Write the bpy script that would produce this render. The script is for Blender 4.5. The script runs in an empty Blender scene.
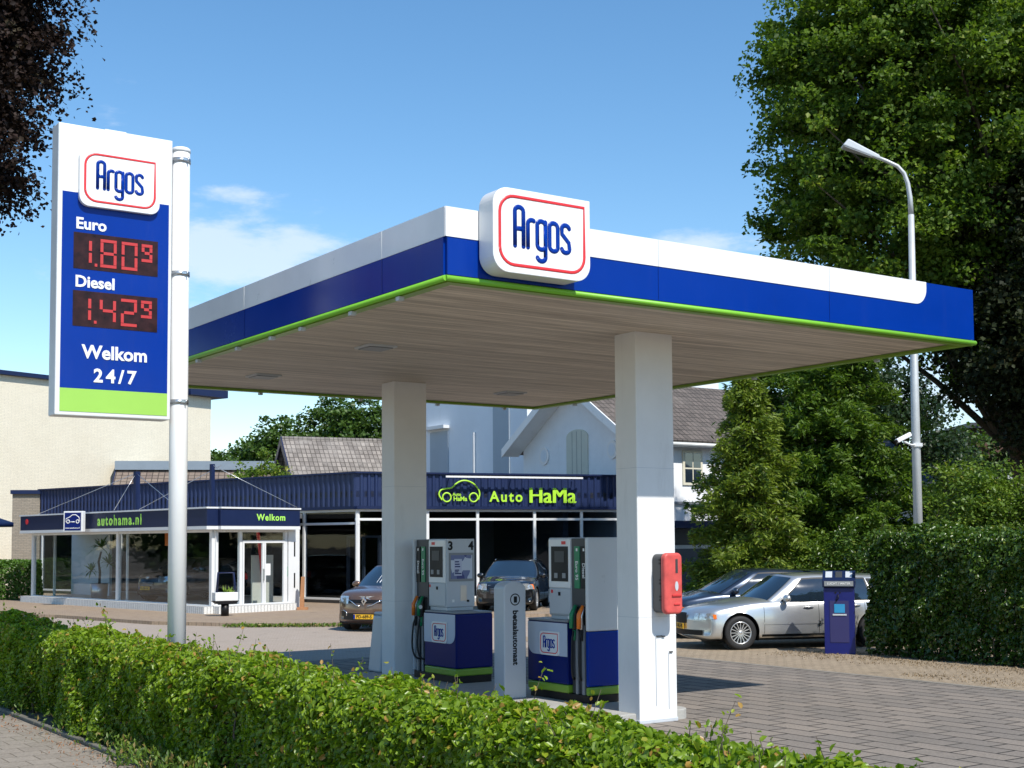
import bpy, bmesh, math, random
import numpy as np
from mathutils import Matrix, Vector, Euler
R_ = math.radians
scene = bpy.context.scene
COL = scene.collection

# ------------------------------------------------------------------ camera
cam = bpy.data.cameras.new('camera'); camo = bpy.data.objects.new('camera', cam); COL.objects.link(camo)
cam.sensor_width = 36.0; cam.lens = 1342.1 / 1024 * 36; cam.shift_y = 72.28 / 1024
cam.clip_start = 0.1; cam.clip_end = 3000
CAMH = 2.1
camo.location = (0, 0, CAMH)
camo.rotation_euler = (Matrix.Rotation(R_(90 + 3.652), 3, 'X') @ Matrix.Rotation(-0.0067, 3, 'Z')).to_euler()
scene.camera = camo
# ------------------------------------------------------------------ light
SUN_EL = 50.5; SX, SY = 0.573, -0.819
scene.view_settings.view_transform = 'Standard'; scene.view_settings.look = 'None'
scene.view_settings.exposure = 0.46; scene.view_settings.gamma = 1
W = bpy.data.worlds.new('World'); scene.world = W; W.use_nodes = True
nt = W.node_tree; nt.nodes.clear()
def N(nt, t, **k):
    n = nt.nodes.new(t)
    for a, b in k.items(): setattr(n, a, b)
    return n
sky = N(nt, 'ShaderNodeTexSky', sky_type='NISHITA', sun_disc=False)
sky.sun_elevation = R_(SUN_EL); sky.sun_rotation = math.atan2(SX, SY)
sky.air_density = 1.0; sky.dust_density = 0.12; sky.ozone_density = 1.7
bg = N(nt, 'ShaderNodeBackground'); bg.inputs[1].default_value = 0.132
out = N(nt, 'ShaderNodeOutputWorld')
# clouds: thin summer cloud low in the sky, defined by direction
tc = N(nt, 'ShaderNodeTexCoord')
sep = N(nt, 'ShaderNodeSeparateXYZ'); nt.links.new(tc.outputs['Generated'], sep.inputs[0])
mp = N(nt, 'ShaderNodeMapping'); mp.inputs['Scale'].default_value = (9.0, 9.0, 26.0); mp.inputs['Location'].default_value = (1.3, 0.4, 0.35)
nt.links.new(tc.outputs['Generated'], mp.inputs[0])
no = N(nt, 'ShaderNodeTexNoise'); no.inputs['Scale'].default_value = 1.0; no.inputs['Detail'].default_value = 9; no.inputs['Roughness'].default_value = 0.62
nt.links.new(mp.outputs[0], no.inputs[0])
def dirmask(x, y, z, r, s):
    d = N(nt, 'ShaderNodeVectorMath', operation='SUBTRACT'); nt.links.new(tc.outputs['Generated'], d.inputs[0]); d.inputs[1].default_value = (x, y, z)
    m = N(nt, 'ShaderNodeVectorMath', operation='MULTIPLY'); nt.links.new(d.outputs[0], m.inputs[0]); m.inputs[1].default_value = s
    l = N(nt, 'ShaderNodeVectorMath', operation='LENGTH'); nt.links.new(m.outputs[0], l.inputs[0])
    r_ = N(nt, 'ShaderNodeMapRange'); nt.links.new(l.outputs['Value'], r_.inputs[0])
    r_.inputs['From Min'].default_value = r; r_.inputs['From Max'].default_value = 0; r_.inputs['To Min'].default_value = 0; r_.inputs['To Max'].default_value = 0.42
    return r_.outputs[0]
def ndir(px, py):
    v = Vector(((px - 512) / 1342, 1, (542 - py) / 1342)); v.normalize(); return v
msum = None
for (px, py, r, s) in [(215, 262, .155, (1, 1, 2.0)), (305, 238, .07, (1, 1, 2.6)), (216, 184, .05, (1, 1, 3.2)), (700, 245, .09, (1, 1, 5)), (930, 400, .12, (1, 1, 2.4))]:
    v = ndir(px, py); o_ = dirmask(v.x, v.y, v.z, r, s)
    if msum is None: msum = o_
    else:
        a = N(nt, 'ShaderNodeMath', operation='MAXIMUM'); nt.links.new(msum, a.inputs[0]); nt.links.new(o_, a.inputs[1]); msum = a.outputs[0]
ad = N(nt, 'ShaderNodeMath', operation='ADD'); nt.links.new(msum, ad.inputs[0]); nt.links.new(no.outputs[0], ad.inputs[1])
cr = N(nt, 'ShaderNodeMapRange', interpolation_type='SMOOTHSTEP'); nt.links.new(ad.outputs[0], cr.inputs[0])
cr.inputs['From Min'].default_value = 0.66; cr.inputs['From Max'].default_value = 0.88; cr.inputs['To Max'].default_value = 0.62
mix = N(nt, 'ShaderNodeMix', data_type='RGBA'); nt.links.new(cr.outputs[0], mix.inputs[0])
mix.inputs[7].default_value = (5.0, 5.5, 6.4, 1)
hs = N(nt, 'ShaderNodeHueSaturation'); hs.inputs['Saturation'].default_value = 1.22; hs.inputs['Hue'].default_value = 0.496; hs.inputs['Value'].default_value = 1.0
nt.links.new(sky.outputs[0], hs.inputs['Color'])
nt.links.new(hs.outputs[0], mix.inputs[6]); nt.links.new(mix.outputs[2], bg.inputs[0]); nt.links.new(bg.outputs[0], out.inputs[0])
sl = bpy.data.lights.new('sun', 'SUN'); sl.energy = 3.9; sl.angle = R_(0.53); sl.color = (1.0, 0.955, 0.88)
so = bpy.data.objects.new('sun', sl); COL.objects.link(so)
sd = Vector((SX * math.cos(R_(SUN_EL)), SY * math.cos(R_(SUN_EL)), math.sin(R_(SUN_EL))))
so.rotation_euler = sd.to_track_quat('Z', 'Y').to_euler(); so.location = (10, -20, 30)

# ------------------------------------------------------------------ materials
MATS = {}
def mat(name, color=(.5, .5, .5), rough=.5, metal=0, var=0.06, vscale=3.0, bump=0.0, bscale=40, coat=0, spec=.5, emit=None, es=1, trans=0, grime=0.0):
    if name in MATS: return MATS[name]
    m = bpy.data.materials.new(name); m.use_nodes = True; t = m.node_tree; b = t.nodes['Principled BSDF']
    b.inputs['Roughness'].default_value = rough; b.inputs['Metallic'].default_value = metal
    b.inputs['Specular IOR Level'].default_value = spec
    if coat: b.inputs['Coat Weight'].default_value = coat; b.inputs['Coat Roughness'].default_value = .04
    c = N(t, 'ShaderNodeTexCoord'); n1 = N(t, 'ShaderNodeTexNoise'); n1.inputs['Scale'].default_value = vscale; n1.inputs['Detail'].default_value = 6; n1.inputs['Roughness'].default_value = .6
    t.links.new(c.outputs['Object'], n1.inputs[0])
    rr = N(t, 'ShaderNodeMapRange'); t.links.new(n1.outputs[0], rr.inputs[0]); rr.inputs['From Min'].default_value = .25; rr.inputs['From Max'].default_value = .75
    rr.inputs['To Min'].default_value = 1 - var; rr.inputs['To Max'].default_value = 1 + var
    mm = N(t, 'ShaderNodeVectorMath', operation='SCALE'); mm.inputs[0].default_value = color; t.links.new(rr.outputs[0], mm.inputs['Scale'])
    last = mm.outputs[0]
    if grime:
        n3 = N(t, 'ShaderNodeTexNoise'); n3.inputs['Scale'].default_value = 1.2; n3.inputs['Detail'].default_value = 9; n3.inputs['Roughness'].default_value = .75
        mp_ = N(t, 'ShaderNodeMapping'); mp_.inputs['Scale'].default_value = (3, 3, .5); t.links.new(c.outputs['Object'], mp_.inputs[0]); t.links.new(mp_.outputs[0], n3.inputs[0])
        r3 = N(t, 'ShaderNodeMapRange', interpolation_type='SMOOTHSTEP'); t.links.new(n3.outputs[0], r3.inputs[0]); r3.inputs['From Min'].default_value = .52; r3.inputs['From Max'].default_value = .78; r3.inputs['To Max'].default_value = grime
        mx = N(t, 'ShaderNodeMix', data_type='RGBA'); t.links.new(r3.outputs[0], mx.inputs[0]); t.links.new(last, mx.inputs[6]); mx.inputs[7].default_value = (.22, .2, .16, 1); last = mx.outputs[2]
    t.links.new(last, b.inputs['Base Color'])
    r2 = N(t, 'ShaderNodeMapRange'); t.links.new(n1.outputs[0], r2.inputs[0]); r2.inputs['To Min'].default_value = max(.02, rough - .08); r2.inputs['To Max'].default_value = min(1, rough + .08)
    t.links.new(r2.outputs[0], b.inputs['Roughness'])
    if bump:
        n2 = N(t, 'ShaderNodeTexNoise'); n2.inputs['Scale'].default_value = bscale; n2.inputs['Detail'].default_value = 5; t.links.new(c.outputs['Object'], n2.inputs[0])
        bp = N(t, 'ShaderNodeBump'); bp.inputs['Strength'].default_value = bump; bp.inputs['Distance'].default_value = .02; t.links.new(n2.outputs[0], bp.inputs['Height']); t.links.new(bp.outputs[0], b.inputs['Normal'])
    if emit: b.inputs['Emission Color'].default_value = (*emit, 1); b.inputs['Emission Strength'].default_value = es
    MATS[name] = m; return m

def brickmat(name, c1, c2, cm, bw, bh, mortar=.006, rough=.85, vert=None, offset=.5, bump=.5, patch=.25, patchc=(.1, .1, .08), rot=0.0, squash=1):
    """brick / slab pattern. vert: None = on XY, else 'x' wall along X (uses x,z), 'y' wall along Y (y,z)"""
    m = bpy.data.materials.new(name); m.use_nodes = True; t = m.node_tree; b = t.nodes['Principled BSDF']; b.inputs['Roughness'].default_value = rough; b.inputs['Specular IOR Level'].default_value = .3
    c = N(t, 'ShaderNodeTexCoord'); src = c.outputs['Object']
    s = N(t, 'ShaderNodeSeparateXYZ'); t.links.new(src, s.inputs[0]); cb = N(t, 'ShaderNodeCombineXYZ')
    a = {'x': (0, 2), 'y': (1, 2), None: (0, 1)}[vert]
    t.links.new(s.outputs[a[0]], cb.inputs[0]); t.links.new(s.outputs[a[1]], cb.inputs[1])
    mp = N(t, 'ShaderNodeMapping'); mp.inputs['Rotation'].default_value = (0, 0, rot); t.links.new(cb.outputs[0], mp.inputs[0])
    n0 = N(t, 'ShaderNodeTexNoise'); n0.inputs['Scale'].default_value = 6; t.links.new(mp.outputs[0], n0.inputs[0])
    wv = N(t, 'ShaderNodeVectorMath', operation='SCALE'); wv.inputs['Scale'].default_value = .012; t.links.new(n0.outputs['Color'], wv.inputs[0])
    av = N(t, 'ShaderNodeVectorMath', operation='ADD'); t.links.new(mp.outputs[0], av.inputs[0]); t.links.new(wv.outputs[0], av.inputs[1])
    br = N(t, 'ShaderNodeTexBrick'); br.offset = offset; t.links.new(av.outputs[0], br.inputs[0])
    br.inputs['Scale'].default_value = 1; br.inputs['Brick Width'].default_value = bw; br.inputs['Row Height'].default_value = bh; br.inputs['Mortar Size'].default_value = mortar; br.inputs['Mortar Smooth'].default_value = .3
    br.inputs['Color1'].default_value = (*c1, 1); br.inputs['Color2'].default_value = (*c2, 1); br.inputs['Mortar'].default_value = (*cm, 1)
    n1 = N(t, 'ShaderNodeTexNoise'); n1.inputs['Scale'].default_value = .55; n1.inputs['Detail'].default_value = 9; n1.inputs['Roughness'].default_value = .68; t.links.new(src, n1.inputs[0])
    r1 = N(t, 'ShaderNodeMapRange', interpolation_type='SMOOTHSTEP'); t.links.new(n1.outputs[0], r1.inputs[0]); r1.inputs['From Min'].default_value = .45; r1.inputs['From Max'].default_value = .72; r1.inputs['To Max'].default_value = patch
    mx = N(t, 'ShaderNodeMix', data_type='RGBA'); t.links.new(r1.outputs[0], mx.inputs[0]); t.links.new(br.outputs[0], mx.inputs[6]); mx.inputs[7].default_value = (*patchc, 1)
    n2 = N(t, 'ShaderNodeTexNoise'); n2.inputs['Scale'].default_value = 35; n2.inputs['Detail'].default_value = 4; t.links.new(src, n2.inputs[0])
    r2 = N(t, 'ShaderNodeMapRange'); t.links.new(n2.outputs[0], r2.inputs[0]); r2.inputs['From Min'].default_value = .3; r2.inputs['From Max'].default_value = .7; r2.inputs['To Min'].default_value = .82; r2.inputs['To Max'].default_value = 1.18
    n4 = N(t, 'ShaderNodeTexNoise'); n4.inputs['Scale'].default_value = 1.6; n4.inputs['Detail'].default_value = 5; n4.inputs['Roughness'].default_value = .6; t.links.new(src, n4.inputs[0])
    r4 = N(t, 'ShaderNodeMapRange', interpolation_type='SMOOTHSTEP'); t.links.new(n4.outputs[0], r4.inputs[0]); r4.inputs['From Min'].default_value = .60; r4.inputs['From Max'].default_value = .74; r4.inputs['To Min'].default_value = 1; r4.inputs['To Max'].default_value = .68 if vert is None else .92
    m4 = N(t, 'ShaderNodeMath', operation='MULTIPLY'); t.links.new(r2.outputs[0], m4.inputs[0]); t.links.new(r4.outputs[0], m4.inputs[1])
    sc = N(t, 'ShaderNodeVectorMath', operation='SCALE'); t.links.new(mx.outputs[2], sc.inputs[0]); t.links.new(m4.outputs[0], sc.inputs['Scale']); t.links.new(sc.outputs[0], b.inputs['Base Color'])
    bp = N(t, 'ShaderNodeBump'); bp.inputs['Strength'].default_value = bump; bp.inputs['Distance'].default_value = .008; bp.invert = True; t.links.new(br.outputs['Fac'], bp.inputs['Height']); t.links.new(bp.outputs[0], b.inputs['Normal'])
    return m

def leafmat(name, c1, c2, c3=None, trans=.35, rough=.42, spec=.4):
    m = bpy.data.materials.new(name); m.use_nodes = True; t = m.node_tree; b = t.nodes['Principled BSDF']; o = t.nodes['Material Output']
    at = N(t, 'ShaderNodeAttribute', attribute_name='tint')
    rp = N(t, 'ShaderNodeValToRGB'); e = rp.color_ramp.elements; e[0].color = (*c1, 1); e[1].color = (*c2, 1); e[1].position = .8
    if c3:
        x = e.new(.96); x.color = (*c3, 1)
    t.links.new(at.outputs['Fac'], rp.inputs[0]); t.links.new(rp.outputs[0], b.inputs['Base Color']); b.inputs['Roughness'].default_value = rough; b.inputs['Specular IOR Level'].default_value = spec
    tr = N(t, 'ShaderNodeBsdfTranslucent'); g = N(t, 'ShaderNodeVectorMath', operation='MULTIPLY'); g.inputs[1].default_value = (1.25, 1.35, .6); t.links.new(rp.outputs[0], g.inputs[0]); t.links.new(g.outputs[0], tr.inputs[0])
    mx = N(t, 'ShaderNodeMixShader'); mx.inputs[0].default_value = trans; t.links.new(b.outputs[0], mx.inputs[1]); t.links.new(tr.outputs[0], mx.inputs[2]); t.links.new(mx.outputs[0], o.inputs[0])
    return m

def glassmat(name, tint=(.66, .72, .75), refl=.05, rough=.02):
    m = bpy.data.materials.new(name); m.use_nodes = True; t = m.node_tree; t.nodes.remove(t.nodes['Principled BSDF']); o = t.nodes['Material Output']
    tr = N(t, 'ShaderNodeBsdfTransparent'); tr.inputs[0].default_value = (*tint, 1)
    gl = N(t, 'ShaderNodeBsdfGlossy'); gl.inputs['Roughness'].default_value = rough
    ge = N(t, 'ShaderNodeNewGeometry'); dt = N(t, 'ShaderNodeVectorMath', operation='DOT_PRODUCT'); t.links.new(ge.outputs['Normal'], dt.inputs[0]); t.links.new(ge.outputs['Incoming'], dt.inputs[1])
    ab = N(t, 'ShaderNodeMath', operation='ABSOLUTE'); t.links.new(dt.outputs['Value'], ab.inputs[0]); om = N(t, 'ShaderNodeMath', operation='SUBTRACT'); om.inputs[0].default_value = 1; t.links.new(ab.outputs[0], om.inputs[1])
    fr = N(t, 'ShaderNodeMath', operation='POWER'); t.links.new(om.outputs[0], fr.inputs[0]); fr.inputs[1].default_value = 4.5
    ad = N(t, 'ShaderNodeMath', operation='ADD', use_clamp=True); ad.inputs[1].default_value = refl; t.links.new(fr.outputs[0], ad.inputs[0])
    c = N(t, 'ShaderNodeTexCoord'); n = N(t, 'ShaderNodeTexNoise'); n.inputs['Scale'].default_value = .7; t.links.new(c.outputs['Object'], n.inputs[0])
    bp = N(t, 'ShaderNodeBump'); bp.inputs['Strength'].default_value = .08; bp.inputs['Distance'].default_value = .05; t.links.new(n.outputs[0], bp.inputs['Height']); t.links.new(bp.outputs[0], gl.inputs['Normal'])
    mx = N(t, 'ShaderNodeMixShader'); t.links.new(ad.outputs[0], mx.inputs[0]); t.links.new(tr.outputs[0], mx.inputs[1]); t.links.new(gl.outputs[0], mx.inputs[2]); t.links.new(mx.outputs[0], o.inputs[0])
    return m

# ------------------------------------------------------------------ object helpers
def props(o, label=None, cat=None, group=None, kind=None):
    if label: o['label'] = label
    if cat: o['category'] = cat
    if group: o['group'] = group
    if kind: o['kind'] = kind
    return o
def thing(name, label, cat, loc=(0, 0, 0), rz=0.0, group=None):
    o = bpy.data.objects.new(name, None); COL.objects.link(o); o.location = loc; o.rotation_euler = (0, 0, rz); o.empty_display_size = .2
    return props(o, label, cat, group)
def link_mesh(name, me, m, parent=None, smooth=False):
    if m is not None:
        for q in (m if isinstance(m, (list, tuple)) else [m]): me.materials.append(q)
    if smooth:
        me.polygons.foreach_set('use_smooth', np.ones(len(me.polygons), dtype=bool))
    o = bpy.data.objects.new(name, me); COL.objects.link(o)
    if parent: o.parent = parent
    return o
def dup(root, loc=None, rz=None, label=None):
    r = root.copy(); COL.objects.link(r)
    if loc is not None: r.location = loc
    if rz is not None: r.rotation_euler = (0, 0, rz)
    if label: r['label'] = label
    for ch in list(root.children):
        c = ch.copy(); COL.objects.link(c); c.parent = r
        for g in list(ch.children):
            d = g.copy(); COL.objects.link(d); d.parent = c
    return r

class MB:
    def __init__(s): s.bm = bmesh.new(); s.mi = 0
    def face(s, pts):
        vs = [s.bm.verts.new(p) for p in pts]
        f = s.bm.faces.new(vs); f.material_index = s.mi; return f
    def box(s, x0, x1, y0, y1, z0, z1):
        P = [(x0, y0, z0), (x1, y0, z0), (x1, y1, z0), (x0, y1, z0), (x0, y0, z1), (x1, y0, z1), (x1, y1, z1), (x0, y1, z1)]
        return s.hexa(P)
    def hexa(s, P):
        v = [s.bm.verts.new(p) for p in P]
        for f in ((3, 2, 1, 0), (4, 5, 6, 7), (0, 1, 5, 4), (1, 2, 6, 5), (2, 3, 7, 6), (3, 0, 4, 7)):
            q = s.bm.faces.new([v[i] for i in f]); q.material_index = s.mi
        return s
    def prism(s, poly, a0, a1, axis='y'):
        """poly of 2D points; axis = extrusion axis. x: (y,z) ; y: (x,z) ; z: (x,y)"""
        def P(u, v, a): return {'x': (a, u, v), 'y': (u, a, v), 'z': (u, v, a)}[axis]
        A = [s.bm.verts.new(P(u, v, a0)) for u, v in poly]; B = [s.bm.verts.new(P(u, v, a1)) for u, v in poly]
        n = len(poly); fs = [s.bm.faces.new(A), s.bm.faces.new(B[::-1])]
        for i in range(n): fs.append(s.bm.faces.new([A[(i + 1) % n], A[i], B[i], B[(i + 1) % n]]))
        for f in fs: f.material_index = s.mi
        return s
    def tube(s, pts, r, n=8, caps=True):
        pts = [Vector(p) for p in pts]; rs = r if isinstance(r, (list, tuple)) else [r] * len(pts)
        rings = []; up = None
        for i, p in enumerate(pts):
            d = (pts[min(i + 1, len(pts) - 1)] - pts[max(i - 1, 0)]).normalized()
            if up is None: up = d.orthogonal().normalized()
            else:
                up = (up - d * up.dot(d))
                up = up.normalized() if up.length > 1e-6 else d.orthogonal().normalized()
            w = d.cross(up)
            rings.append([s.bm.verts.new(p + (up * math.cos(2 * math.pi * k / n) + w * math.sin(2 * math.pi * k / n)) * rs[i]) for k in range(n)])
        for a, b in zip(rings[:-1], rings[1:]):
            for k in range(n):
                f = s.bm.faces.new([a[k], a[(k + 1) % n], b[(k + 1) % n], b[k]]); f.material_index = s.mi; f.smooth = True
        if caps:
            for q in (rings[0][::-1], rings[-1]):
                f = s.bm.faces.new(q); f.material_index = s.mi
        return s
    def cyl(s, c, r, h, n=24, axis='z', r2=None):
        c = Vector(c); d = {'x': Vector((1, 0, 0)), 'y': Vector((0, 1, 0)), 'z': Vector((0, 0, 1))}[axis]
        return s.tube([c, c + d * h], [r, r if r2 is None else r2], n)
    def lathe(s, prof, n=32, axis='y', c=(0, 0, 0)):
        c = Vector(c); rings = []
        for r, a in prof:
            ring = []
            for k in range(n):
                t = 2 * math.pi * k / n; u, v = r * math.cos(t), r * math.sin(t)
                ring.append(s.bm.verts.new(c + Vector({'x': (a, u, v), 'y': (u, a, v), 'z': (u, v, a)}[axis])))
            rings.append(ring)
        for a, b in zip(rings[:-1], rings[1:]):
            for k in range(n):
                f = s.bm.faces.new([a[k], a[(k + 1) % n], b[(k + 1) % n], b[k]]); f.smooth = True; f.material_index = s.mi
        return s
    def split(s, name, m, parent=None, bevel=0, seg=2, M=None):
        """every loose piece becomes a mesh of its own"""
        left = set(s.bm.verts); groups = []
        while left:
            st = [left.pop()]; comp = list(st)
            while st:
                v = st.pop()
                for e in v.link_edges:
                    w = e.other_vert(v)
                    if w in left: left.discard(w); st.append(w); comp.append(w)
            groups.append(comp)
        out = []
        for comp in groups:
            b = MB(); mp = {v: b.bm.verts.new(v.co) for v in comp}
            for f in {f for v in comp for f in v.link_faces}: q = b.bm.faces.new([mp[v] for v in f.verts]); q.smooth = f.smooth
            out.append(b.build(name, m, parent, bevel=bevel, seg=seg, M=M))
        s.bm.free(); return out
    def build(s, name, m, parent=None, bevel=0, seg=2, smooth=False, M=None, recalc=True):
        if recalc: bmesh.ops.recalc_face_normals(s.bm, faces=s.bm.faces)
        if bevel:
            es = [e for e in s.bm.edges if len(e.link_faces) == 2 and e.calc_face_angle(0) > .6]
            bmesh.ops.bevel(s.bm, geom=es, offset=bevel, segments=seg, affect='EDGES', profile=.5, clamp_overlap=True)
        me = bpy.data.meshes.new(name); s.bm.to_mesh(me); s.bm.free()
        if M is not None: me.transform(M)
        return link_mesh(name, me, m, parent, smooth)

def rrect(x0, x1, z0, z1, r, n=6, corners=(1, 1, 1, 1)):
    """rounded rectangle outline, corners order: bl, br, tr, tl"""
    pts = []
    for i, (cx, cz, a0) in enumerate([(x0, z0, 180), (x1, z0, 270), (x1, z1, 0), (x0, z1, 90)]):
        if not corners[i]: pts.append((cx, cz)); continue
        ox = cx + (r if cx == x0 else -r); oz = cz + (r if cz == z0 else -r)
        for k in range(n + 1):
            a = R_(a0 + 90 * k / n); pts.append((ox + r * math.cos(a), oz + r * math.sin(a)))
    return pts

def chaikin(p, n=3):
    for _ in range(n):
        q = [p[0]]
        for a, b in zip(p[:-1], p[1:]): q += [(a[0] * .75 + b[0] * .25, a[1] * .75 + b[1] * .25), (a[0] * .25 + b[0] * .75, a[1] * .25 + b[1] * .75)]
        p = q + [p[-1]]
    return p
def curve_mesh(cu):
    o = bpy.data.objects.new('tmp', cu); COL.objects.link(o)
    dg = bpy.context.evaluated_depsgraph_get(); me = bpy.data.meshes.new_from_object(o.evaluated_get(dg))
    bpy.data.objects.remove(o); bpy.data.curves.remove(cu); return me
def text(name, s, size, m, parent, M, bold=0.0, ext=.003, align='CENTER', spacing=1.0, sx=1.0):
    """text in the local XZ plane, facing -Y, then transformed by M"""
    cu = bpy.data.curves.new(name, 'FONT'); cu.body = s; cu.size = size; cu.extrude = ext; cu.offset = bold; cu.align_x = align; cu.align_y = 'CENTER'; cu.space_character = spacing; cu.resolution_u = 3
    me = curve_mesh(cu)
    me.transform(M @ Matrix.Rotation(R_(90), 4, 'X') @ Matrix.Diagonal((sx, 1, 1, 1)))
    return link_mesh(name, me, m, parent)
def strokes(name, paths, th, m, parent, M, depth=.006, closed=None, n=8):
    """flattened round strokes in XZ plane"""
    b = MB()
    for i, p in enumerate(paths):
        pts = [Vector((x, 0, z)) for x, z in p]
        cl = closed and closed[i]
        if cl: pts = pts + [pts[0], pts[1]]
        b.tube(pts, th / 2, n)
        if not cl:
            for e in (pts[0], pts[-1]): bmesh.ops.create_uvsphere(b.bm, u_segments=8, v_segments=6, radius=th / 2, matrix=Matrix.Translation(e))
    return b.build(name, m, parent, M=M @ Matrix.Diagonal((1, depth / th * 2, 1, 1)), recalc=False)
def arc(cx, cz, r, a0, a1, n=8, rz=None):
    rz = r if rz is None else rz
    return [(cx + r * math.cos(R_(a0 + (a1 - a0) * k / n)), cz + rz * math.sin(R_(a0 + (a1 - a0) * k / n))) for k in range(n + 1)]

T = Matrix.Translation
ID = Matrix.Identity(4)
def logo(parent, w, h, M, names=('logo_board', 'border', 'lettering')):
    """the petrol brand board: white plate, red outline, blue rounded letters. origin = centre of the board front"""
    c = min(w, h)
    m_, mr, mb = MATS['white_panel'], MATS['red_trim'], MATS['brand_blue']
    x = w / 2 * .87; z = h / 2 * .81; r = c * .2
    strokes(names[1], [rrect(-x, x, -z, z, r, 6, (1, 1, 0, 1))], c * .04, mr, parent, M, depth=.004, closed=[True])
    u = h * .0108; o = -w * .010   # unit
    def P(L): return [(o + (a - 1.2) * u * w / h / 1.43 * 1.22, b * u) for a, b in L]
    th = h * .058
    k = [
        [(-28.5, -16)] + arc(-23.9, 22, 4.6, 180, 0, 8) + [(-19.3, -16)], [(-28.5, 3), (-19.3, 3)],
        [(-14.3, -16)] + arc(-10.0, 10, 4.3, 180, 60, 6),
        arc(.6, 10, 4.6, 0, 180, 8) + [(-4, -12)] + arc(.6, -12, 4.6, 180, 350, 8),
        [(5.2, 14), (5.2, -25)] + arc(.6, -25, 4.6, 0, -165, 8),
        arc(14.4, 10, 4.6, 0, 180, 8) + arc(14.4, -12, 4.6, 180, 360, 8),
        arc(28, 10, 4.3, 15, 180, 8) + [(23.9, 4), (31.6, -5)] + arc(28, -12, 4.4, 0, -170, 8)]
    strokes(names[2], [P(q) for q in k], th, mb, parent, M, depth=.006, closed=[False] * 5 + [True, False])

mat('white_panel', (.82, .82, .81), .3, var=.03, coat=.2, grime=.07)
mat('white_paint', (.78, .78, .77), .55, var=.035, bump=.12, bscale=9, grime=.16)
mat('white_frame', (.72, .73, .73), .35, var=.04)
mat('brand_blue', (.0, .030, .27), .25, var=.09, vscale=.9, spec=.22, grime=.035)
mat('dark_blue', (.0, .010, .125), .35, var=.08, vscale=2, spec=.2)
mat('lime', (.19, .50, .03), .45, var=.06)
mat('lime_dark', (.2, .36, .03), .35, var=.1)
mat('red_trim', (.72, .03, .035), .35)
mat('navy', (.007, .016, .062), .45, var=.1, spec=.35)
mat('black', (.008, .008, .009), .45, spec=.3)
mat('rubber', (.014, .014, .015), .7)
mat('dark_grey', (.05, .052, .055), .45)
mat('mid_grey', (.26, .27, .28), .4)
mat('light_grey', (.52, .55, .58), .38, var=.03)
mat('steel', (.55, .56, .57), .3, metal=.9)
mat('chrome', (.8, .8, .8), .12, metal=1)
mat('galv', (.52, .54, .54), .5, metal=.25, var=.1)
mat('car_glass', (.012, .022, .035), .04, spec=.9, coat=1)
mat('red_plastic', (.60, .085, .075), .5, var=.3, vscale=6)
mat('orange', (.85, .2, .02), .4); mat('green_plastic', (.01, .22, .09), .4)
mat('yellow_plate', (.8, .45, .02), .4)
mat('bark', (.09, .07, .05), .9, var=.3, vscale=12, bump=.8, bscale=20)
mat('sign_green', (.25, .66, .05), .4)
mat('wood_post', (.42, .2, .09), .7, var=.15, vscale=12)
mat('concrete', (.38, .37, .34), .85, var=.14, vscale=4, bump=.3)

# ------------------------------------------------------------------ frames of reference
YAW = R_(34.403); CX, CY = -0.595, 12.272
cR = Vector((math.cos(YAW), math.sin(YAW))); cL = Vector((-math.sin(YAW), math.cos(YAW)))
def Wp(r, l, z=0): return (CX + cR.x * r + cL.x * l, CY + cR.y * r + cL.y * l, z)

# ================================================================== GROUND
def sheet(name, pts, z, m, th=0.0):
    b = MB()
    if th: b.prism([(p[0], p[1]) for p in pts], z - th, z, 'z')
    else: b.face([(p[0], p[1], z) for p in pts])
    return props(b.build(name, m), kind='structure')
soil = mat('soil', (.15, .12, .085), .95, var=.35, vscale=.4, bump=.6)
g_big = [(-900, -300), (900, -300), (900, 1400), (-900, 1400)]
sheet('ground', g_big, -.03, soil)
def rl(pts): return [Wp(*p)[:2] for p in pts]
# paved surfaces are built in the canopy's frame so their bond runs with it
def psheet(name, pts, z, m, th=0):
    b = MB()
    if th: b.prism(pts, z - th, z, 'z')
    else: b.face([(p[0], p[1], z) for p in pts])
    o = b.build(name, m); o.location = (CX, CY, 0); o.rotation_euler = (0, 0, YAW); return props(o, kind='structure')
slab = brickmat('forecourt_slabs', (.25, .212, .176), (.195, .17, .146), (.028, .024, .02), .62, .31, .017, patch=.38, patchc=(.125, .115, .1), rot=R_(90), offset=.5, bump=.6)
klink = brickmat('sand_bricks', (.36, .285, .2), (.30, .235, .165), (.12, .095, .06), .21, .105, .008, patch=.35, patchc=(.33, .26, .17), rot=R_(0))
road_b = brickmat('road_bricks', (.39, .325, .27), (.355, .295, .24), (.24, .19, .15), .22, .11, .006, patch=.35, patchc=(.30, .26, .215), rot=R_(45), bump=.25)
apron = brickmat('apron_bricks', (.34, .26, .19), (.29, .215, .155), (.15, .12, .085), .2, .1, .006, patch=.6, patchc=(.36, .27, .17), bump=.3)
tile = brickmat('pavement_tiles', (.29, .25, .205), (.25, .215, .175), (.13, .105, .075), .3, .3, .007, patch=.3, patchc=(.19, .18, .13), offset=.5, bump=.5)
psheet('road', [(-60, 11.5), (60, 11.5), (60, 75), (-60, 75)], .0, road_b)
psheet('forecourt', [(-1.15, -14), (9.75, -14), (9.75, 11.5), (-1.15, 11.5)], .004, slab)
psheet('brick_strip', [(9.9, -14), (16.5, -14), (16.5, 14), (9.9, 14)], .008, klink)
psheet('kerb', [(9.75, -14), (9.9, -14), (9.9, 11.5), (9.75, 11.5)], .010, mat('kerb_stone', (.22, .195, .16), .9, var=.25, vscale=3, bump=.4), .1)
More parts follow.
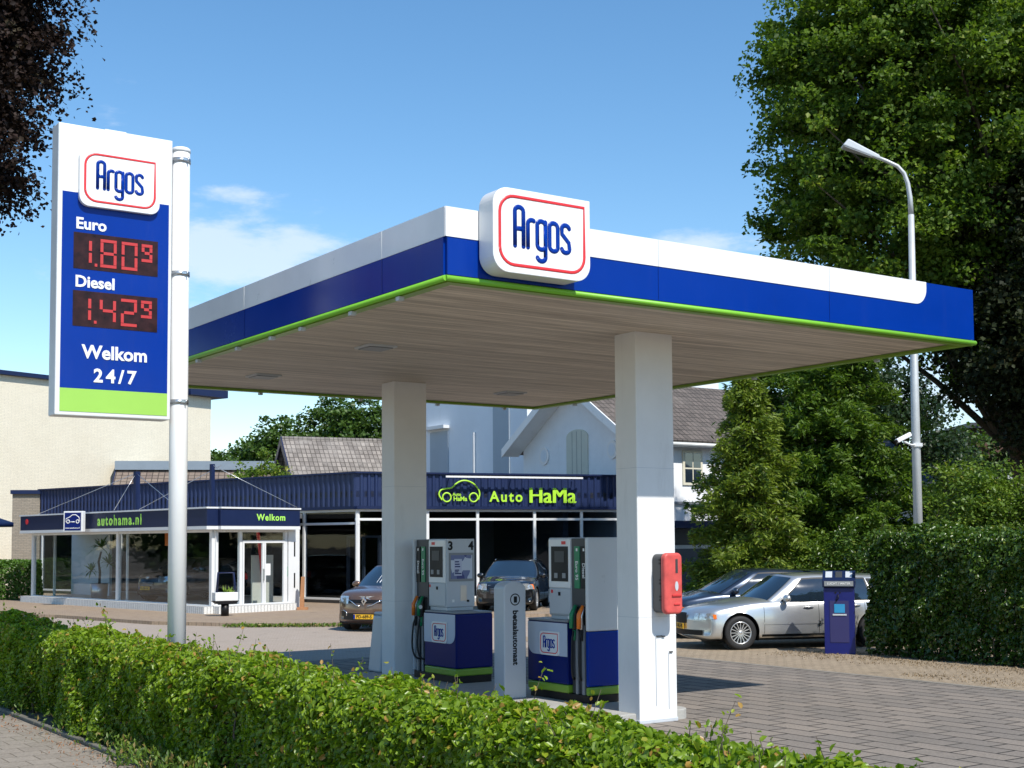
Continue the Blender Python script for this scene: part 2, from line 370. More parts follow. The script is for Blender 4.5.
psheet('planting_bed', [(-1.98, -14), (-1.15, -14), (-1.15, 30), (-1.98, 30)], -.01, soil)
psheet('pavement', [(-12, -14), (-2.08, -14), (-2.08, 30), (-12, 30)], -.02, tile)
k = MB()
for i in range(40): k.box(-2.06, -1.99, -10 + i, -9.015 + i, -.12, .02)
o = k.build('kerb', mat('old_kerb', (.15, .14, .115), .95, var=.35, vscale=6, bump=.5), bevel=.012); o.location = (CX, CY, 0); o.rotation_euler = (0, 0, YAW); props(o, kind='structure')
# raised apron in front of the showroom
apr = [(-30, 47.5), (-13.24, 39.0), (-9.5, 35.4), (-6.65, 34.1), (-4.35, 34.1), (-4.0, 37.2), (8, 38.4), (8, 60), (-30, 75)]
sheet('apron', apr, .09, apron, .15)

# dry litter against the right hedge and along the kerbs, weeds
def mesh_np(name, V, F, m, parent=None, tint=None):
    """V (n,3) F (k,4) or (k,3)"""
    me = bpy.data.meshes.new(name); nv, nf, k = len(V), len(F), F.shape[1]
    me.vertices.add(nv); me.vertices.foreach_set('co', np.ascontiguousarray(V, dtype=np.float32).ravel())
    me.loops.add(nf * k); me.loops.foreach_set('vertex_index', np.ascontiguousarray(F, dtype=np.int32).ravel())
    me.polygons.add(nf); me.polygons.foreach_set('loop_start', np.arange(0, nf * k, k, dtype=np.int32))
    if tint is not None:
        a = me.attributes.new('tint', 'FLOAT', 'FACE'); a.data.foreach_set('value', np.ascontiguousarray(tint, dtype=np.float32))
    me.update(calc_edges=True)
    return link_mesh(name, me, m, parent)

def leaves(rng, C, Nn, size, asp=.55, oval=False, fold=.25, upv=None, curl=.0):
    """C centres, Nn normals (n,3), size (n,) -> V, F"""
    n = len(C); Nn = Nn / np.linalg.norm(Nn, axis=1, keepdims=True)
    t = rng.normal(size=(n, 3)) if upv is None else upv + rng.normal(size=(n, 3)) * .35
    t -= Nn * (t * Nn).sum(1, keepdims=True); t /= np.linalg.norm(t, axis=1, keepdims=True)
    s = np.cross(Nn, t); L = size[:, None]; w = L * asp * .5
    if oval:
        b = C - t * L * .5; e = C + t * L * .5 - Nn * L * curl
        up = Nn * w * fold * 2
        r1 = C - t * L * .22 + s * w * .9 + up; r2 = C + t * L * .18 + s * w * .85 + up
        l1 = C - t * L * .22 - s * w * .9 + up; l2 = C + t * L * .18 - s * w * .85 + up
        V = np.stack([b, r1, r2, e, l2, l1], 1).reshape(-1, 3)
        i = np.arange(n)[:, None] * 6
        F = np.concatenate([i + np.array([[0, 1, 2, 3]]), i + np.array([[0, 3, 4, 5]])], 1).reshape(-1, 4)
        return V, F, 2
    b = C - t * L * .5; e = C + t * L * .5; up = Nn * w * fold * 2
    V = np.stack([b, C + s * w + up, e, C - s * w + up], 1).reshape(-1, 3)
    i = np.arange(n)[:, None] * 4
    F = np.concatenate([i + np.array([[0, 1, 2]]), i + np.array([[0, 2, 3]])], 1).reshape(-1, 3)
    return V, F, 2

def fbm(P, seed, scale):
    """cheap smooth pseudo-noise in 3D from summed sines"""
    rg = np.random.default_rng(seed); v = np.zeros(len(P))
    for o in range(3):
        for _ in range(5):
            d = rg.normal(size=3); d /= np.linalg.norm(d); v += np.sin((P @ d) * scale * (2 ** o) * rg.uniform(.7, 1.4) + rg.uniform(0, 6.28)) / (1.6 ** o)
    return v / 4.0

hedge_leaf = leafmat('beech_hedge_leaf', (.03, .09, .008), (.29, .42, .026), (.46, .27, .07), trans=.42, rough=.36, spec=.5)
def hedge(name, label, x0, x1, y0, y1, h, loc, rz, n, size, seed, m, bulge=.08, shoots=0, rnd_top=.18, stems=True, oval=True, zmin=.02, tintb=0, taper=0):
    """clipped hedge filling a box in its own frame; leaves over the surface shell and into the depth"""
    t = thing(name, label, 'hedge', loc, rz)
    rg = np.random.default_rng(seed); lx, ly = x1 - x0, y1 - y0
    A = np.array([lx * ly, lx * h, lx * h, ly * h, ly * h]); A = A / A.sum()
    which = rg.choice(5, size=n, p=A); u, v = rg.random(n), rg.random(n)
    P = np.zeros((n, 3)); NN = np.zeros((n, 3))
    for k in range(5):
        q = which == k; U, Vv = u[q], v[q]
        if k == 0: P[q] = np.stack([x0 + lx * U, y0 + ly * Vv, np.full(q.sum(), h)], 1); NN[q] = (0, 0, 1)
        elif k == 1: P[q] = np.stack([x0 + lx * U, np.full(q.sum(), y0), h * Vv], 1); NN[q] = (0, -1, 0)
        elif k == 2: P[q] = np.stack([x0 + lx * U, np.full(q.sum(), y1), h * Vv], 1); NN[q] = (0, 1, 0)
        elif k == 3: P[q] = np.stack([np.full(q.sum(), x0), y0 + ly * U, h * Vv], 1); NN[q] = (-1, 0, 0)
        else: P[q] = np.stack([np.full(q.sum(), x1), y0 + ly * U, h * Vv], 1); NN[q] = (1, 0, 0)
    # round the top edges
    d = np.minimum(np.minimum(P[:, 0] - x0, x1 - P[:, 0]), np.minimum(P[:, 1] - y0, y1 - P[:, 1]))
    top = which == 0
    P[top, 2] -= rnd_top * np.exp(-d[top] / (rnd_top * .7)) * .8
    side = ~top; dz = h - P[side, 2]; P[side] -= NN[side] * (rnd_top * np.exp(-dz / (rnd_top * .6)) * .7)[:, None]
    f = fbm(P, seed + 1, 1.9); f2 = fbm(P, seed + 2, 7.0)
    depth = rg.exponential(.045, n) * rg.choice([1, 1, 1, 2.6], n)
    P += NN * ((f * bulge + f2 * bulge * .7 - depth + .02)[:, None])
    P[:, 2] = np.maximum(P[:, 2], zmin + rg.random(n) * .05)
    P[:, 2] *= 1 - taper * np.clip(-P[:, 0], 0, 8)
    # sparser near the ground
    keep = rg.random(n) < np.clip(.35 + P[:, 2] / (.35 * h), 0, 1); P, NN, f, depth = P[keep], NN[keep], f[keep], depth[keep]; n = len(P)
    nr = NN * .75 + rg.normal(size=(n, 3)) * .9 + np.array([0, 0, .55])
    sz = size * rg.uniform(.6, 1.35, n)
    V, F, k = leaves(rg, P, nr, sz, .62, oval, fold=.18, upv=np.tile([0, 0, -.3], (n, 1)) + NN * .6, curl=.12)
    tint = np.clip(rg.beta(1.6, 2.3, n) * .72 + .22 * (P[:, 2] / h) ** 1.5 + .10 * f + tintb + (rg.random(n) < .035) * .5 - np.clip(depth, 0, .2) * .6, 0, 1)  # shade in the gaps painted into deeper leaves; tint also rises with height
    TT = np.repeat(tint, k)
    VV, FF = [V], [F]; off = len(V)
    sb = MB()
    for i in range(shoots):
        x = rg.uniform(x0 + .05, x1 - .05); y = rg.uniform(y0 + .05, y1 - .05); hh = rg.uniform(.05, .16) * (2.6 if rg.random() < .09 else 1)
        dr = np.array([rg.normal() * .35, rg.normal() * .35, 1]); dr /= np.linalg.norm(dr); base = np.array([x, y, h * (1 - taper * min(max(-x, 0), 8)) - .06]); tip = base + dr * (hh + .06)
        mid = (base + tip) / 2 + rg.normal(size=3) * .012
        sb.tube([base, mid, tip], [.003, .0024, .0015], 4)
        m_ = int(3 + hh * 36); tt = rg.random(m_) ** .8; pc = base + (tip - base) * tt[:, None] + rg.normal(size=(m_, 3)) * .022
        v2, f2_, _ = leaves(rg, pc, rg.normal(size=(m_, 3)) * .8 + [0, -.2, .6], size * rg.uniform(.5, 1.05, m_), .62, oval, fold=.2, upv=np.tile(dr * .9, (m_, 1)), curl=.1)
        VV.append(v2); FF.append(f2_ + off); off += len(v2); TT = np.concatenate([TT, np.repeat(np.clip(.62 + rg.normal(size=m_) * .2 + (rg.random(m_) < .14) * .35, 0, 1), 2)])
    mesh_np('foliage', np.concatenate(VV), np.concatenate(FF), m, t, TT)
    if stems:
        sb2 = sb; nst = int(lx * 5 * max(1, ly / .5))
        for i in range(nst):
            x = rg.uniform(x0 + .1, x1 - .1); y = rg.uniform(y0 + .12 * min(1, ly), y1 - .12 * min(1, ly)); z = 0; p = [(x, y, -.05)]
            for s_ in range(4):
                x = min(max(x + rg.normal() * .05, x0 + .1), x1 - .1); y = min(max(y + rg.normal() * .05, y0 + .1), y1 - .1); z += (h * (1 - taper * min(max(-x, 0), 8)) - .12) / 4; p.append((x, y, z))
            sb2.tube(p, [.014, .012, .01, .007, .004], 5)
        sb2.build('stems', MATS['bark'], t)
    # dense twiggy heart so that no light passes straight through
    return t
# foreground hedge: own frame x along L direction, y across (towards forecourt = -y ... ) ; frame turned by YAW+90
hz = YAW + math.pi / 2     # local x -> L, local y -> -R
def hloc(r, l): return Wp(r, l, 0)
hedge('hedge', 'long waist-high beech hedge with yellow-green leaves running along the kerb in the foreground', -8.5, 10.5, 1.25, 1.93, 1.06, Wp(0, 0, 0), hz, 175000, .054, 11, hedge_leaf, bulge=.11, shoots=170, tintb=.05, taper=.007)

# ================================================================== CANOPY
canopy = thing('station_canopy', 'large flat petrol station roof with white, blue and lime fascia on two square white columns', 'canopy', (CX, CY, 0), YAW)
LR, LL = 7.70, 9.43
ZG, ZB, ZT = 4.50, 4.571, 5.202; ZW = ZT - .437 * (ZT - ZB)
def soffit_mat():
    m = bpy.data.materials.new('soffit_planks'); m.use_nodes = True; t = m.node_tree; b = t.nodes['Principled BSDF']; b.inputs['Roughness'].default_value = .55
    c = N(t, 'ShaderNodeTexCoord'); s = N(t, 'ShaderNodeSeparateXYZ'); t.links.new(c.outputs['Object'], s.inputs[0])
    # slats 0.1 m wide across Y, lying along X
    w = N(t, 'ShaderNodeMath', operation='MULTIPLY'); w.inputs[1].default_value = 1 / .1; t.links.new(s.outputs[1], w.inputs[0])
    fr = N(t, 'ShaderNodeMath', operation='FRACT'); t.links.new(w.outputs[0], fr.inputs[0]); fl = N(t, 'ShaderNodeMath', operation='FLOOR'); t.links.new(w.outputs[0], fl.inputs[0])
    wn = N(t, 'ShaderNodeTexWhiteNoise', noise_dimensions='1D'); t.links.new(fl.outputs[0], wn.inputs['W'])
    mp = N(t, 'ShaderNodeMapping'); mp.inputs['Scale'].default_value = (.45, 7, 1); t.links.new(c.outputs['Object'], mp.inputs[0])
    n = N(t, 'ShaderNodeTexNoise'); n.inputs['Scale'].default_value = 1.6; n.inputs['Detail'].default_value = 8; n.inputs['Roughness'].default_value = .72; t.links.new(mp.outputs[0], n.inputs[0])
    rp = N(t, 'ShaderNodeValToRGB'); e = rp.color_ramp.elements; e[0].position = .32; e[0].color = (.40, .33, .26, 1); e[1].position = .64; e[1].color = (.78, .68, .56, 1); t.links.new(n.outputs[0], rp.inputs[0])
    v = N(t, 'ShaderNodeMapRange'); t.links.new(wn.outputs['Value'], v.inputs[0]); v.inputs['To Min'].default_value = .82; v.inputs['To Max'].default_value = 1.12
    gp = N(t, 'ShaderNodeMath', operation='GREATER_THAN'); gp.inputs[1].default_value = .1; t.links.new(fr.outputs[0], gp.inputs[0])
    g2 = N(t, 'ShaderNodeMapRange'); t.links.new(gp.outputs[0], g2.inputs[0]); g2.inputs['To Min'].default_value = .62; g2.inputs['To Max'].default_value = 1
    mu = N(t, 'ShaderNodeMath', operation='MULTIPLY'); t.links.new(v.outputs[0], mu.inputs[0]); t.links.new(g2.outputs[0], mu.inputs[1])
    sc = N(t, 'ShaderNodeVectorMath', operation='SCALE'); t.links.new(rp.outputs[0], sc.inputs[0]); t.links.new(mu.outputs[0], sc.inputs['Scale']); t.links.new(sc.outputs[0], b.inputs['Base Color'])
    bp = N(t, 'ShaderNodeBump'); bp.inputs['Strength'].default_value = .6; bp.inputs['Distance'].default_value = .01; t.links.new(gp.outputs[0], bp.inputs['Height']); t.links.new(bp.outputs[0], b.inputs['Normal'])
    return m
MB().box(.06, LR - .06, .06, LL - .06, ZG + .045, ZG + .09).build('soffit', soffit_mat(), canopy)
MB().box(.03, LR - .03, .03, LL - .03, ZG + .10, ZT - .03).build('roof_deck', MATS['mid_grey'], canopy)
# fascia: blue band all round, white band above it; lime rounded rail below
b = MB()
b.box(0, LR, -.02, .02, ZB, ZT); b.box(0, LR, LL - .02, LL + .02, ZB, ZT)
b.split('fascia_board', MATS['brand_blue'], canopy)
b = MB(); b.box(-.02, .02, .022, LL - .022, ZB, ZT); b.box(LR - .02, LR + .02, .022, LL - .022, ZB, ZT)
b.split('fascia_board', MATS['brand_blue'], canopy)
xe = 6.80; rr_ = .20
wp = [(-.024, ZW), (xe - rr_, ZW)] + arc(xe - rr_, ZW + rr_, rr_, -90, 0, 8) + [(xe, ZT + .004), (-.024, ZT + .004)]
MB().prism(wp, -.027, -.0205, 'y').build('white_band', MATS['white_panel'], canopy)
b = MB()
ls = [-.02, 1.19, 4.62, 8.05, LL]
for a0, a1 in zip(ls[:-1], ls[1:]): b.box(-.027, -.0205, a0 + .008, a1 - .008, ZW, ZT + .004)
b.split('white_band', mat('band_side', (.80, .81, .83), .3, var=.04, coat=.15), canopy)
b = MB()
for a0 in ls[1:-1]: b.box(-.03, -.021, a0 - .007, a0 + .007, ZW, ZT + .002)
for a0 in (1.9, 5.2): pass
b.split('panel_joint', MATS['white_panel'], canopy)
b = MB()
for a0 in ls[1:-1]: b.box(-.0225, -.0202, a0 - .003, a0 + .003, ZB + .01, ZW - .004)
for r in (2.55, 5.1): b.box(r - .0025, r + .0025, -.0225, -.0202, ZB + .01, ZW - .004)
b.split('panel_seam', MATS['dark_blue'], canopy)
b = MB()
for r in (2.55, 5.1): b.box(r - .002, r + .002, -.0285, -.0272, ZW, ZT)
b.split('panel_seam', MATS['mid_grey'], canopy)
b = MB()
def rail(p0, p1): b.tube([p0, p1], .028, 10)
zr = ZG + .036
rail((-.02, -.02, zr), (LR + .02, -.02, zr)); rail((-.02, LL + .02, zr), (LR + .02, LL + .02, zr)); rail((-.02, -.02, zr), (-.02, LL + .02, zr)); rail((LR + .02, -.02, zr), (LR + .02, LL + .02, zr))
b.split('lime_rail', MATS['lime'], canopy)
b = MB()
b.box(.02, LR - .02, .016, .12, ZG + .005, ZG + .04); b.box(.016, .12, .122, LL - .122, ZG + .005, ZG + .04); b.box(.02, LR - .02, LL - .12, LL - .016, ZG + .005, ZG + .04); b.box(LR - .12, LR - .016, .122, LL - .122, ZG + .005, ZG + .04)
b.split('drip_trim', MATS['lime_dark'], canopy)
b = MB()
rg = random.Random(4)
for l in (.9, 1.9, 3.1, 3.9, 4.9, 6.2, 7.3, 8.6): b.box(-.01, .05, l - .035, l + .035, ZG - .035, ZG + .004)
for r in (.8, 2.3, 4.1, 5.6, 7.0):
    b.box(r - .03, r + .03, LL - .05, LL + .005, ZG - .03, ZG + .004)
for l in (1.5, 3.8, 6.1, 8.2): b.box(LR - .05, LR + .005, l - .03, l + .03, ZG - .03, ZG + .004)
b.split('clip', MATS['light_grey'], canopy)
# recessed lights in the soffit
b = MB()
for r, l in ((1.55, 4.2), (5.9, 4.2), (1.55, 7.6), (5.9, 7.6)):
    f = MB(); f.box(r - .2, r + .2, l - .2, l + .2, ZG + .02, ZG + .05); f = f.build('ceiling_light', MATS['light_grey'], canopy, bevel=.006)
    g = MB(); g.box(r - .16, r + .16, l - .16, l + .16, ZG + .008, ZG + .018); g.build('lamp_glass', MATS['mid_grey'], f)
# columns are parts of the canopy (they carry it)
col_m = MATS['white_paint']
for (l0, l1) in ((1.53, 1.92), (7.24, 7.63)):
    b = MB(); b.box(3.52, 4.09, l0, l1, -.02, ZG + .05); c = b.build('column', col_m, canopy, bevel=.012, seg=2)
    for zz in (1.22, 2.95): MB().box(3.5185, 4.0915, l0 - .0015, l1 + .0015, zz, zz + .004).build('panel_seam', MATS['light_grey'], c)
    b = MB(); b.box(3.512, 4.098, l0 - .008, l1 + .008, 0, .05); b.build('column_base', MATS['light_grey'], c, bevel=.01)
# scuffs and small fixings on the near column
b = MB()
b.box(3.78, 3.86, 1.515, 1.529, .99, 1.005); b.box(3.86, 3.9, 1.51, 1.529, .985, 1.0); b.box(3.97, 4.02, 1.515, 1.529, .80, .815)
b.split('bracket', MATS['dark_grey'], canopy)
b = MB(); b.box(3.765, 3.773, 1.522, 1.529, .2, .99); b.box(3.957, 3.965, 1.522, 1.529, .15, .80); b.split('cable', MATS['light_grey'], canopy)

# brand board on the canopy
bd = thing('brand_sign', 'white sign board reading Argos with red outline, mounted on the front of the canopy roof', 'sign', Wp(.90, -.1, 5.0), YAW)
w_, h_ = 1.13, .80
ol = rrect(-w_ / 2, w_ / 2, -h_ / 2, h_ / 2, .17, 8, (1, 1, 0, 1))
MB().prism(ol, -.18, .06, 'y').build('case', MATS['white_panel'], bd, bevel=.006)
logo(bd, w_, h_, T((0, -.182, 0)))

# ================================================================== PRICE SIGN
ps = thing('price_sign', 'tall price sign with Argos board and red digit displays, bolted to a white pole', 'sign', (-3.81, 15.29, 0), YAW)
MB().tube([(0, 0, -.1), (0, 0, 6.62)], .103, 28).build('pole', MATS['white_panel'], ps)
MB().lathe([(.103, 6.62), (.108, 6.62), (.108, 6.66), (.09, 6.675), (0.0, 6.68)], 28, 'z').build('pole_cap', MATS['white_panel'], ps)
X0, X1, Z0, Z1 = -1.43, -.145, 3.50, 6.71
b = MB(); b.box(X0, X1, -.125, .125, Z0, Z1); b.build('case', MATS['white_frame'], ps, bevel=.012)
FX0, FX1 = X0 + .05, X1 - .04; FH = Z1 - Z0
def zf(v): return Z1 - v * FH
def xf(u): return FX0 + u * (FX1 - FX0)
b = MB(); b.box(FX0, FX1, -.129, -.1255, zf(.235), Z1 - .03); b.build('white_field', MATS['white_panel'], ps)
b = MB(); b.box(FX0, FX1, -.130, -.1255, zf(.907), zf(.2352)); b.build('blue_field', MATS['brand_blue'], ps)
b = MB(); b.box(FX0, FX1, -.130, -.1255, Z0 + .045, zf(.9075)); b.build('lime_field', mat('lime_plate', (.32, .60, .09), .35, var=.03), ps)
MB().box(-.9, -.66, -.05, .05, Z1, Z1 + .03).build('top_vent', MATS['white_frame'], ps)
lw, lh = .90, .65; lc = (xf(.515), -.19, zf(.180))
lb = MB().prism([(x + lc[0], z + lc[2]) for x, z in rrect(-lw / 2, lw / 2, -lh / 2, lh / 2, .11, 8, (1, 1, 0, 1))], -.19, -.131, 'y').build('logo_board', MATS['white_panel'], ps, bevel=.006)
logo(ps, lw, lh, T((lc[0], -.192, lc[2])))
tx = lambda s, u, v, sz, **k: text('lettering', s, sz, MATS['white_panel'], ps, T((xf(u), -.134, zf(v))), bold=sz * .028, **k)
tx('Euro', .12, .342, .175, align='LEFT'); tx('Diesel', .12, .542, .175, align='LEFT'); tx('Welkom', .50, .782, .205); tx('24/7', .50, .862, .205, spacing=1.35)
led = mat('led_segment', (.42, .03, .03), .4, emit=(.9, .06, .05), es=.12); scr = mat('display_glass', (.03, .010, .010), .3, var=.7, vscale=9, spec=.25)
def digits(cx, z0, z1, x0, x1, s):
    d = MB().box(x0, x1, -.134, -.1305, z0, z1).build('price_display', scr, ps)
    b = MB(); t_ = .032
    SEG = {'0': 'abcdef', '1': 'bc', '2': 'abged', '4': 'fgbc', '8': 'abcdefg', '9': 'abcdfg'}
    def dig(ch, xl, zb, w, h):
        k = .012
        S = {'a': (xl, xl + w, zb + h - t_, zb + h), 'g': (xl + t_ + k * .3, xl + w - t_, zb + h / 2 - t_ / 2, zb + h / 2 + t_ / 2), 'd': (xl, xl + w, zb, zb + t_),
             'f': (xl, xl + t_, zb + h / 2 + k, zb + h - t_ - .004), 'b': (xl + w - t_, xl + w, zb + h / 2 + k, zb + h - t_ - .004), 'e': (xl, xl + t_, zb + t_ + .004, zb + h / 2 - k), 'c': (xl + w - t_, xl + w, zb + t_ + .004, zb + h / 2 - k)}
        for q in SEG[ch]:
            a = S[q]; b.box(a[0], a[1], -.140, -.1345, a[2], a[3])
    H = (z1 - z0) * .78; zb = z0 + (z1 - z0) * .10; W_ = (x1 - x0)
    dig(s[0], x0 + W_ * .03, zb, W_ * .18, H); b.box(x0 + W_ * .245, x0 + W_ * .275, -.140, -.1345, zb, zb + .032)
    dig(s[1], x0 + W_ * .31, zb, W_ * .19, H); dig(s[2], x0 + W_ * .56, zb, W_ * .19, H); dig(s[3], x0 + W_ * .80, zb + H * .36, W_ * .13, H * .64)
    b.split('digit_segment', led, d)
digits(0, zf(.497), zf(.372), xf(.105), xf(.895), '1809'); digits(0, zf(.694), zf(.572), xf(.105), xf(.895), '1429')
for z in (6.52, 5.2, 3.72):
    b = MB(); b.tube([(0, 0, z - .025), (0, 0, z + .025)], .112, 24); b.box(X1 - .002, -.1, -.02, .02, z - .02, z + .02); b.cyl((.04, -.13, z - .025), .008, .05, 8); b.box(-.02, .05, -.125, -.108, z - .012, z + .012); b.build('clamp', MATS['steel'], ps)

# ================================================================== PUMPS
isl = MB(); isl.prism(rrect(3.06, 4.4, 1.60, 7.95, .2, 5), -.05, .12, 'z'); o = isl.build('pump_island', MATS['concrete'], bevel=.01); o.location = (CX, CY, 0); o.rotation_euler = (0, 0, YAW); props(o, kind='structure')
def make_pump(flip, label, nums, glabel):
    """pump along local +Y from the end panel (y=0) to the skirt end (y=1.27); local -X face is the one seen. flip mirrors along Y"""
    L_ = 1.27
    # flip pump: its end panel is at the far end
    t = thing('fuel_pump', label, 'fuel pump', Wp(3.62, 2.62 if not flip else 6.88, .12), YAW, glabel)
    s = 1 if not flip else -1
    F = Matrix.Diagonal((1, s, 1, 1))
    wht, blu, lim, gry, blk = MATS['light_grey'], MATS['dark_blue'], MATS['lime_dark'], MATS['dark_grey'], MATS['black']
    def bb(name, m, boxes, parent=t, bevel=.006, seg=2):
        b = MB()
        for q in boxes:
            y0, y1 = sorted((q[2] * s, q[3] * s)); b.box(q[0], q[1], y0, y1, q[4], q[5])
        return b.build(name, m, parent, bevel=bevel, seg=seg)
    bb('plinth', blk, [(.02, .58, .02, 1.25, 0, .10)])
    # end panel: white above, blue below, lime strip
    if not flip:
        bb('end_panel', mat('pump_white', (.66, .69, .70), .3, var=.02), [(0, .6, 0, .055, .88, 2.03)], bevel=.02)
        bb('end_panel_skirt', MATS['brand_blue'], [(0, .6, 0, .055, .205, .877)], bevel=.02)
        bb('lime_strip', lim, [(0, .6, 0, .055, .10, .202)], bevel=.02)
    else:
        bb('end_panel', MATS['light_grey'], [(0, .6, 0, .055, .1, 2.03)], bevel=.02)
    # nozzle bay
    bb('nozzle_bay', gry, [(.05, .55, .057, .385, .10, 2.02)], bevel=.004)
    bb('hose_rail', MATS['mid_grey'], [(.015, .048, .10, .15, .10, .95), (.015, .048, .24, .28, .10, .95)], bevel=.008)
    for (y, c, s_) in ((.11, 'black', 'Diesel'), (.25, 'green_plastic', 'Euro 95')):
        if flip: y = y
        p = bb('fuel_label', MATS[c], [(.036, .0485, y - .045, y + .06, 1.40, 1.92)], bevel=0)
        Mx = T((.033, (y + .01) * s, 1.62)) @ Matrix.Rotation(R_(-90), 4, 'Z') @ Matrix.Rotation(R_(90), 4, 'Y')
        text('lettering', s_, .075, MATS['white_panel'], p, Mx, ext=.001, bold=.001)
        q_ = bb('fuel_number', MATS['white_panel'], [(.033, .0358, y - .008, y + .022, 1.86, 1.895)], parent=p, bevel=0)
    # electronics cabinet
    cab = bb('cabinet', MATS['light_grey'], [(.06, .54, .387, .88, 1.05, 2.03)], bevel=.012)
    bb('cabinet_band', gry, [(.065, .535, .390, .875, .93, 1.0)], bevel=.003)
    bb('cabinet_base', MATS['light_grey'], [(.07, .53, .389, .87, .62, .928), (.08, .52, .395, .865, 1.001, 1.048)], bevel=.003)
    dp = bb('payment_panel', MATS['white_panel'], [(.044, .0585, .405, .865, 1.40, 2.01)], bevel=.006)
    bb('screen', blk, [(.036, .0435, .45, .80, 1.48, 1.92)], parent=dp, bevel=0)
    bb('display', MATS['dark_grey'], [(.032, .0358, .52, .72, 1.72, 1.86)], parent=dp, bevel=0)
    bb('keypad', MATS['mid_grey'], [(.03, .0358, .49, .56, 1.52, 1.585)], parent=dp, bevel=.004); bb('card_reader', MATS['mid_grey'], [(.03, .0358, .66, .73, 1.52, 1.585)], parent=dp, bevel=.004)
    bb('emblem', MATS['red_trim'], [(.036, .0435, .50, .58, 1.945, 1.985)], parent=dp, bevel=0)
    b2 = bb('service_door', MATS['light_grey'], [(.048, .0585, .41, .86, 1.07, 1.385)], bevel=.005)
    bb('lock', blk, [(.04, .0475, .62, .66, 1.30, 1.345)], parent=b2, bevel=0)
    yy = .80 if not flip else .44
    q = bb('door_emblem', MATS['red_trim'], [(.044, .0475, yy - .02, yy + .02, 1.33, 1.37)], parent=b2, bevel=0)
    # skirt body
    zt = .97
    sk = MB(); y0, y1 = sorted((.389 * s, 1.26 * s)); P = [(-.02, y0), (.60, y0), (.60, y1), (-.02, y1)]
    sk.prism(P, .205, zt, 'z'); sk = sk.build('skirt', blu, t, bevel=.02, seg=3)
    sk2 = MB(); sk2.prism(P, .10, .202, 'z'); sk2.build('lime_strip', lim, t, bevel=.02, seg=3)
    # upper skirt with sloping lid
    zt = .97
    u = MB(); y0, y1 = sorted((.392 * s, 1.255 * s)); u.box(-.015, .595, y0, y1, zt + .001, zt + .03); u.build('lid', MATS['mid_grey'], t, bevel=.01)
    # white field with rounded corner on the visible side
    a, c = .392, 1.235
    z0 = .55; pts = [(a * s, zt - .01), (a * s, z0), ((c - .14) * s, z0)] + [((c - .14 + .14 * math.cos(R_(q))) * s, z0 + .14 + .14 * math.sin(R_(q))) for q in range(-75, 1, 15)] + [(c * s, zt - .01)]
    wf = MB().prism(pts, -.026, -.0205, 'x').build('white_field', mat('pump_field', (.50, .56, .66), .35), t)
    lm = T((-.032, .82 * s if flip else .76 * s, .70)) @ Matrix.Rotation(R_(-90), 4, 'Z')
    lg = MB().prism([(y, z) for y, z in rrect(-.21, .21, -.15, .15, .05, 6, (1, 1, 0, 1))], -.004, .004, 'y').build('logo_board', MATS['white_panel'], t, M=lm)
    logo(t, .42, .30, lm @ T((0, -.0055, 0)))
    # nozzles and hoses
    hs_ = []
    for i, (y, cgun, cboot) in enumerate(((.12, 'orange', 'orange'), (.27, 'black', 'green_plastic'))):
        g = MB(); z = 1.06
        g.tube([(.085, y * s, z + .16), (.03, y * s, z + .10), (-.01, y * s, z), (.0, y * s, z - .16)], [.012, .016, .024, .028], 8)
        nz = g.build('nozzle', MATS['steel'] if i == 0 else MATS['dark_grey'], t)
        g = MB(); g.tube([(.02, y * s, z + .13), (-.045, y * s, z + .02), (-.05, y * s, z - .15)], [.022, .03, .026], 8); g.build('splash_guard', MATS[cboot], nz)
        if i == 1:
            g = MB(); g.cyl((-.03, (y + .03) * s, z - .02), .03, .03, 10, 'y'); g.build('knob', MATS['white_panel'], nz)
        g = MB(); pts = [(0, y * s, z - .16)]
        for k_ in range(1, 13):
            f = k_ / 12; zz = z - .16 - .62 * math.sin(f * math.pi * .62) / math.sin(math.pi * .5); yy_ = (y - .06 * math.sin(f * math.pi) + .10 * f) * s; pts.append((-.03 - .08 * math.sin(f * math.pi) + .12 * f, yy_, max(zz, .16)))
        g.tube(pts, .014, 8); g.build('hose', MATS['rubber'], t)
        g = MB(); g.tube([(.0, y * s, z - .17), (-.008, y * s, z - .30)], [.022, .018], 8); g.build('hose_collar', MATS['green_plastic' if i else 'rubber'], nz)
    bb('nozzle_boot', blk, [(.03, .098, .075, .35, .88, 1.18)], bevel=.01)
    if flip:
        # the end facing the camera carries the pump numbers and an advertising panel
        ye = -.88; f_ = t
        def fr(name, m, x0, x1, z0, z1, d0, d1, parent=f_): return MB().box(x0, x1, ye - d1, ye - d0, z0, z1).build(name, m, parent, bevel=.003)
        ad_ = fr('poster_frame', MATS['mid_grey'], .10, .515, 1.42, 1.83, .001, .012)
        pm = bpy.data.materials.new('poster_print'); pm.use_nodes = True; tt = pm.node_tree; c_ = N(tt, 'ShaderNodeTexCoord'); mp_ = N(tt, 'ShaderNodeMapping'); mp_.inputs['Scale'].default_value = (9, 1, 7); tt.links.new(c_.outputs['Object'], mp_.inputs[0])
        vo = N(tt, 'ShaderNodeTexVoronoi'); vo.inputs['Scale'].default_value = 1.1; tt.links.new(mp_.outputs[0], vo.inputs[0]); rp = N(tt, 'ShaderNodeValToRGB'); rp.color_ramp.interpolation = 'CONSTANT'; e = rp.color_ramp.elements; e[0].color = (.06, .07, .22, 1); e[1].position = .55; e[1].color = (.6, .64, .72, 1); x = e.new(.3); x.color = (.17, .2, .36, 1)
        tt.links.new(vo.outputs['Color'], rp.inputs[0]); tt.links.new(rp.outputs[0], tt.nodes['Principled BSDF'].inputs['Base Color'])
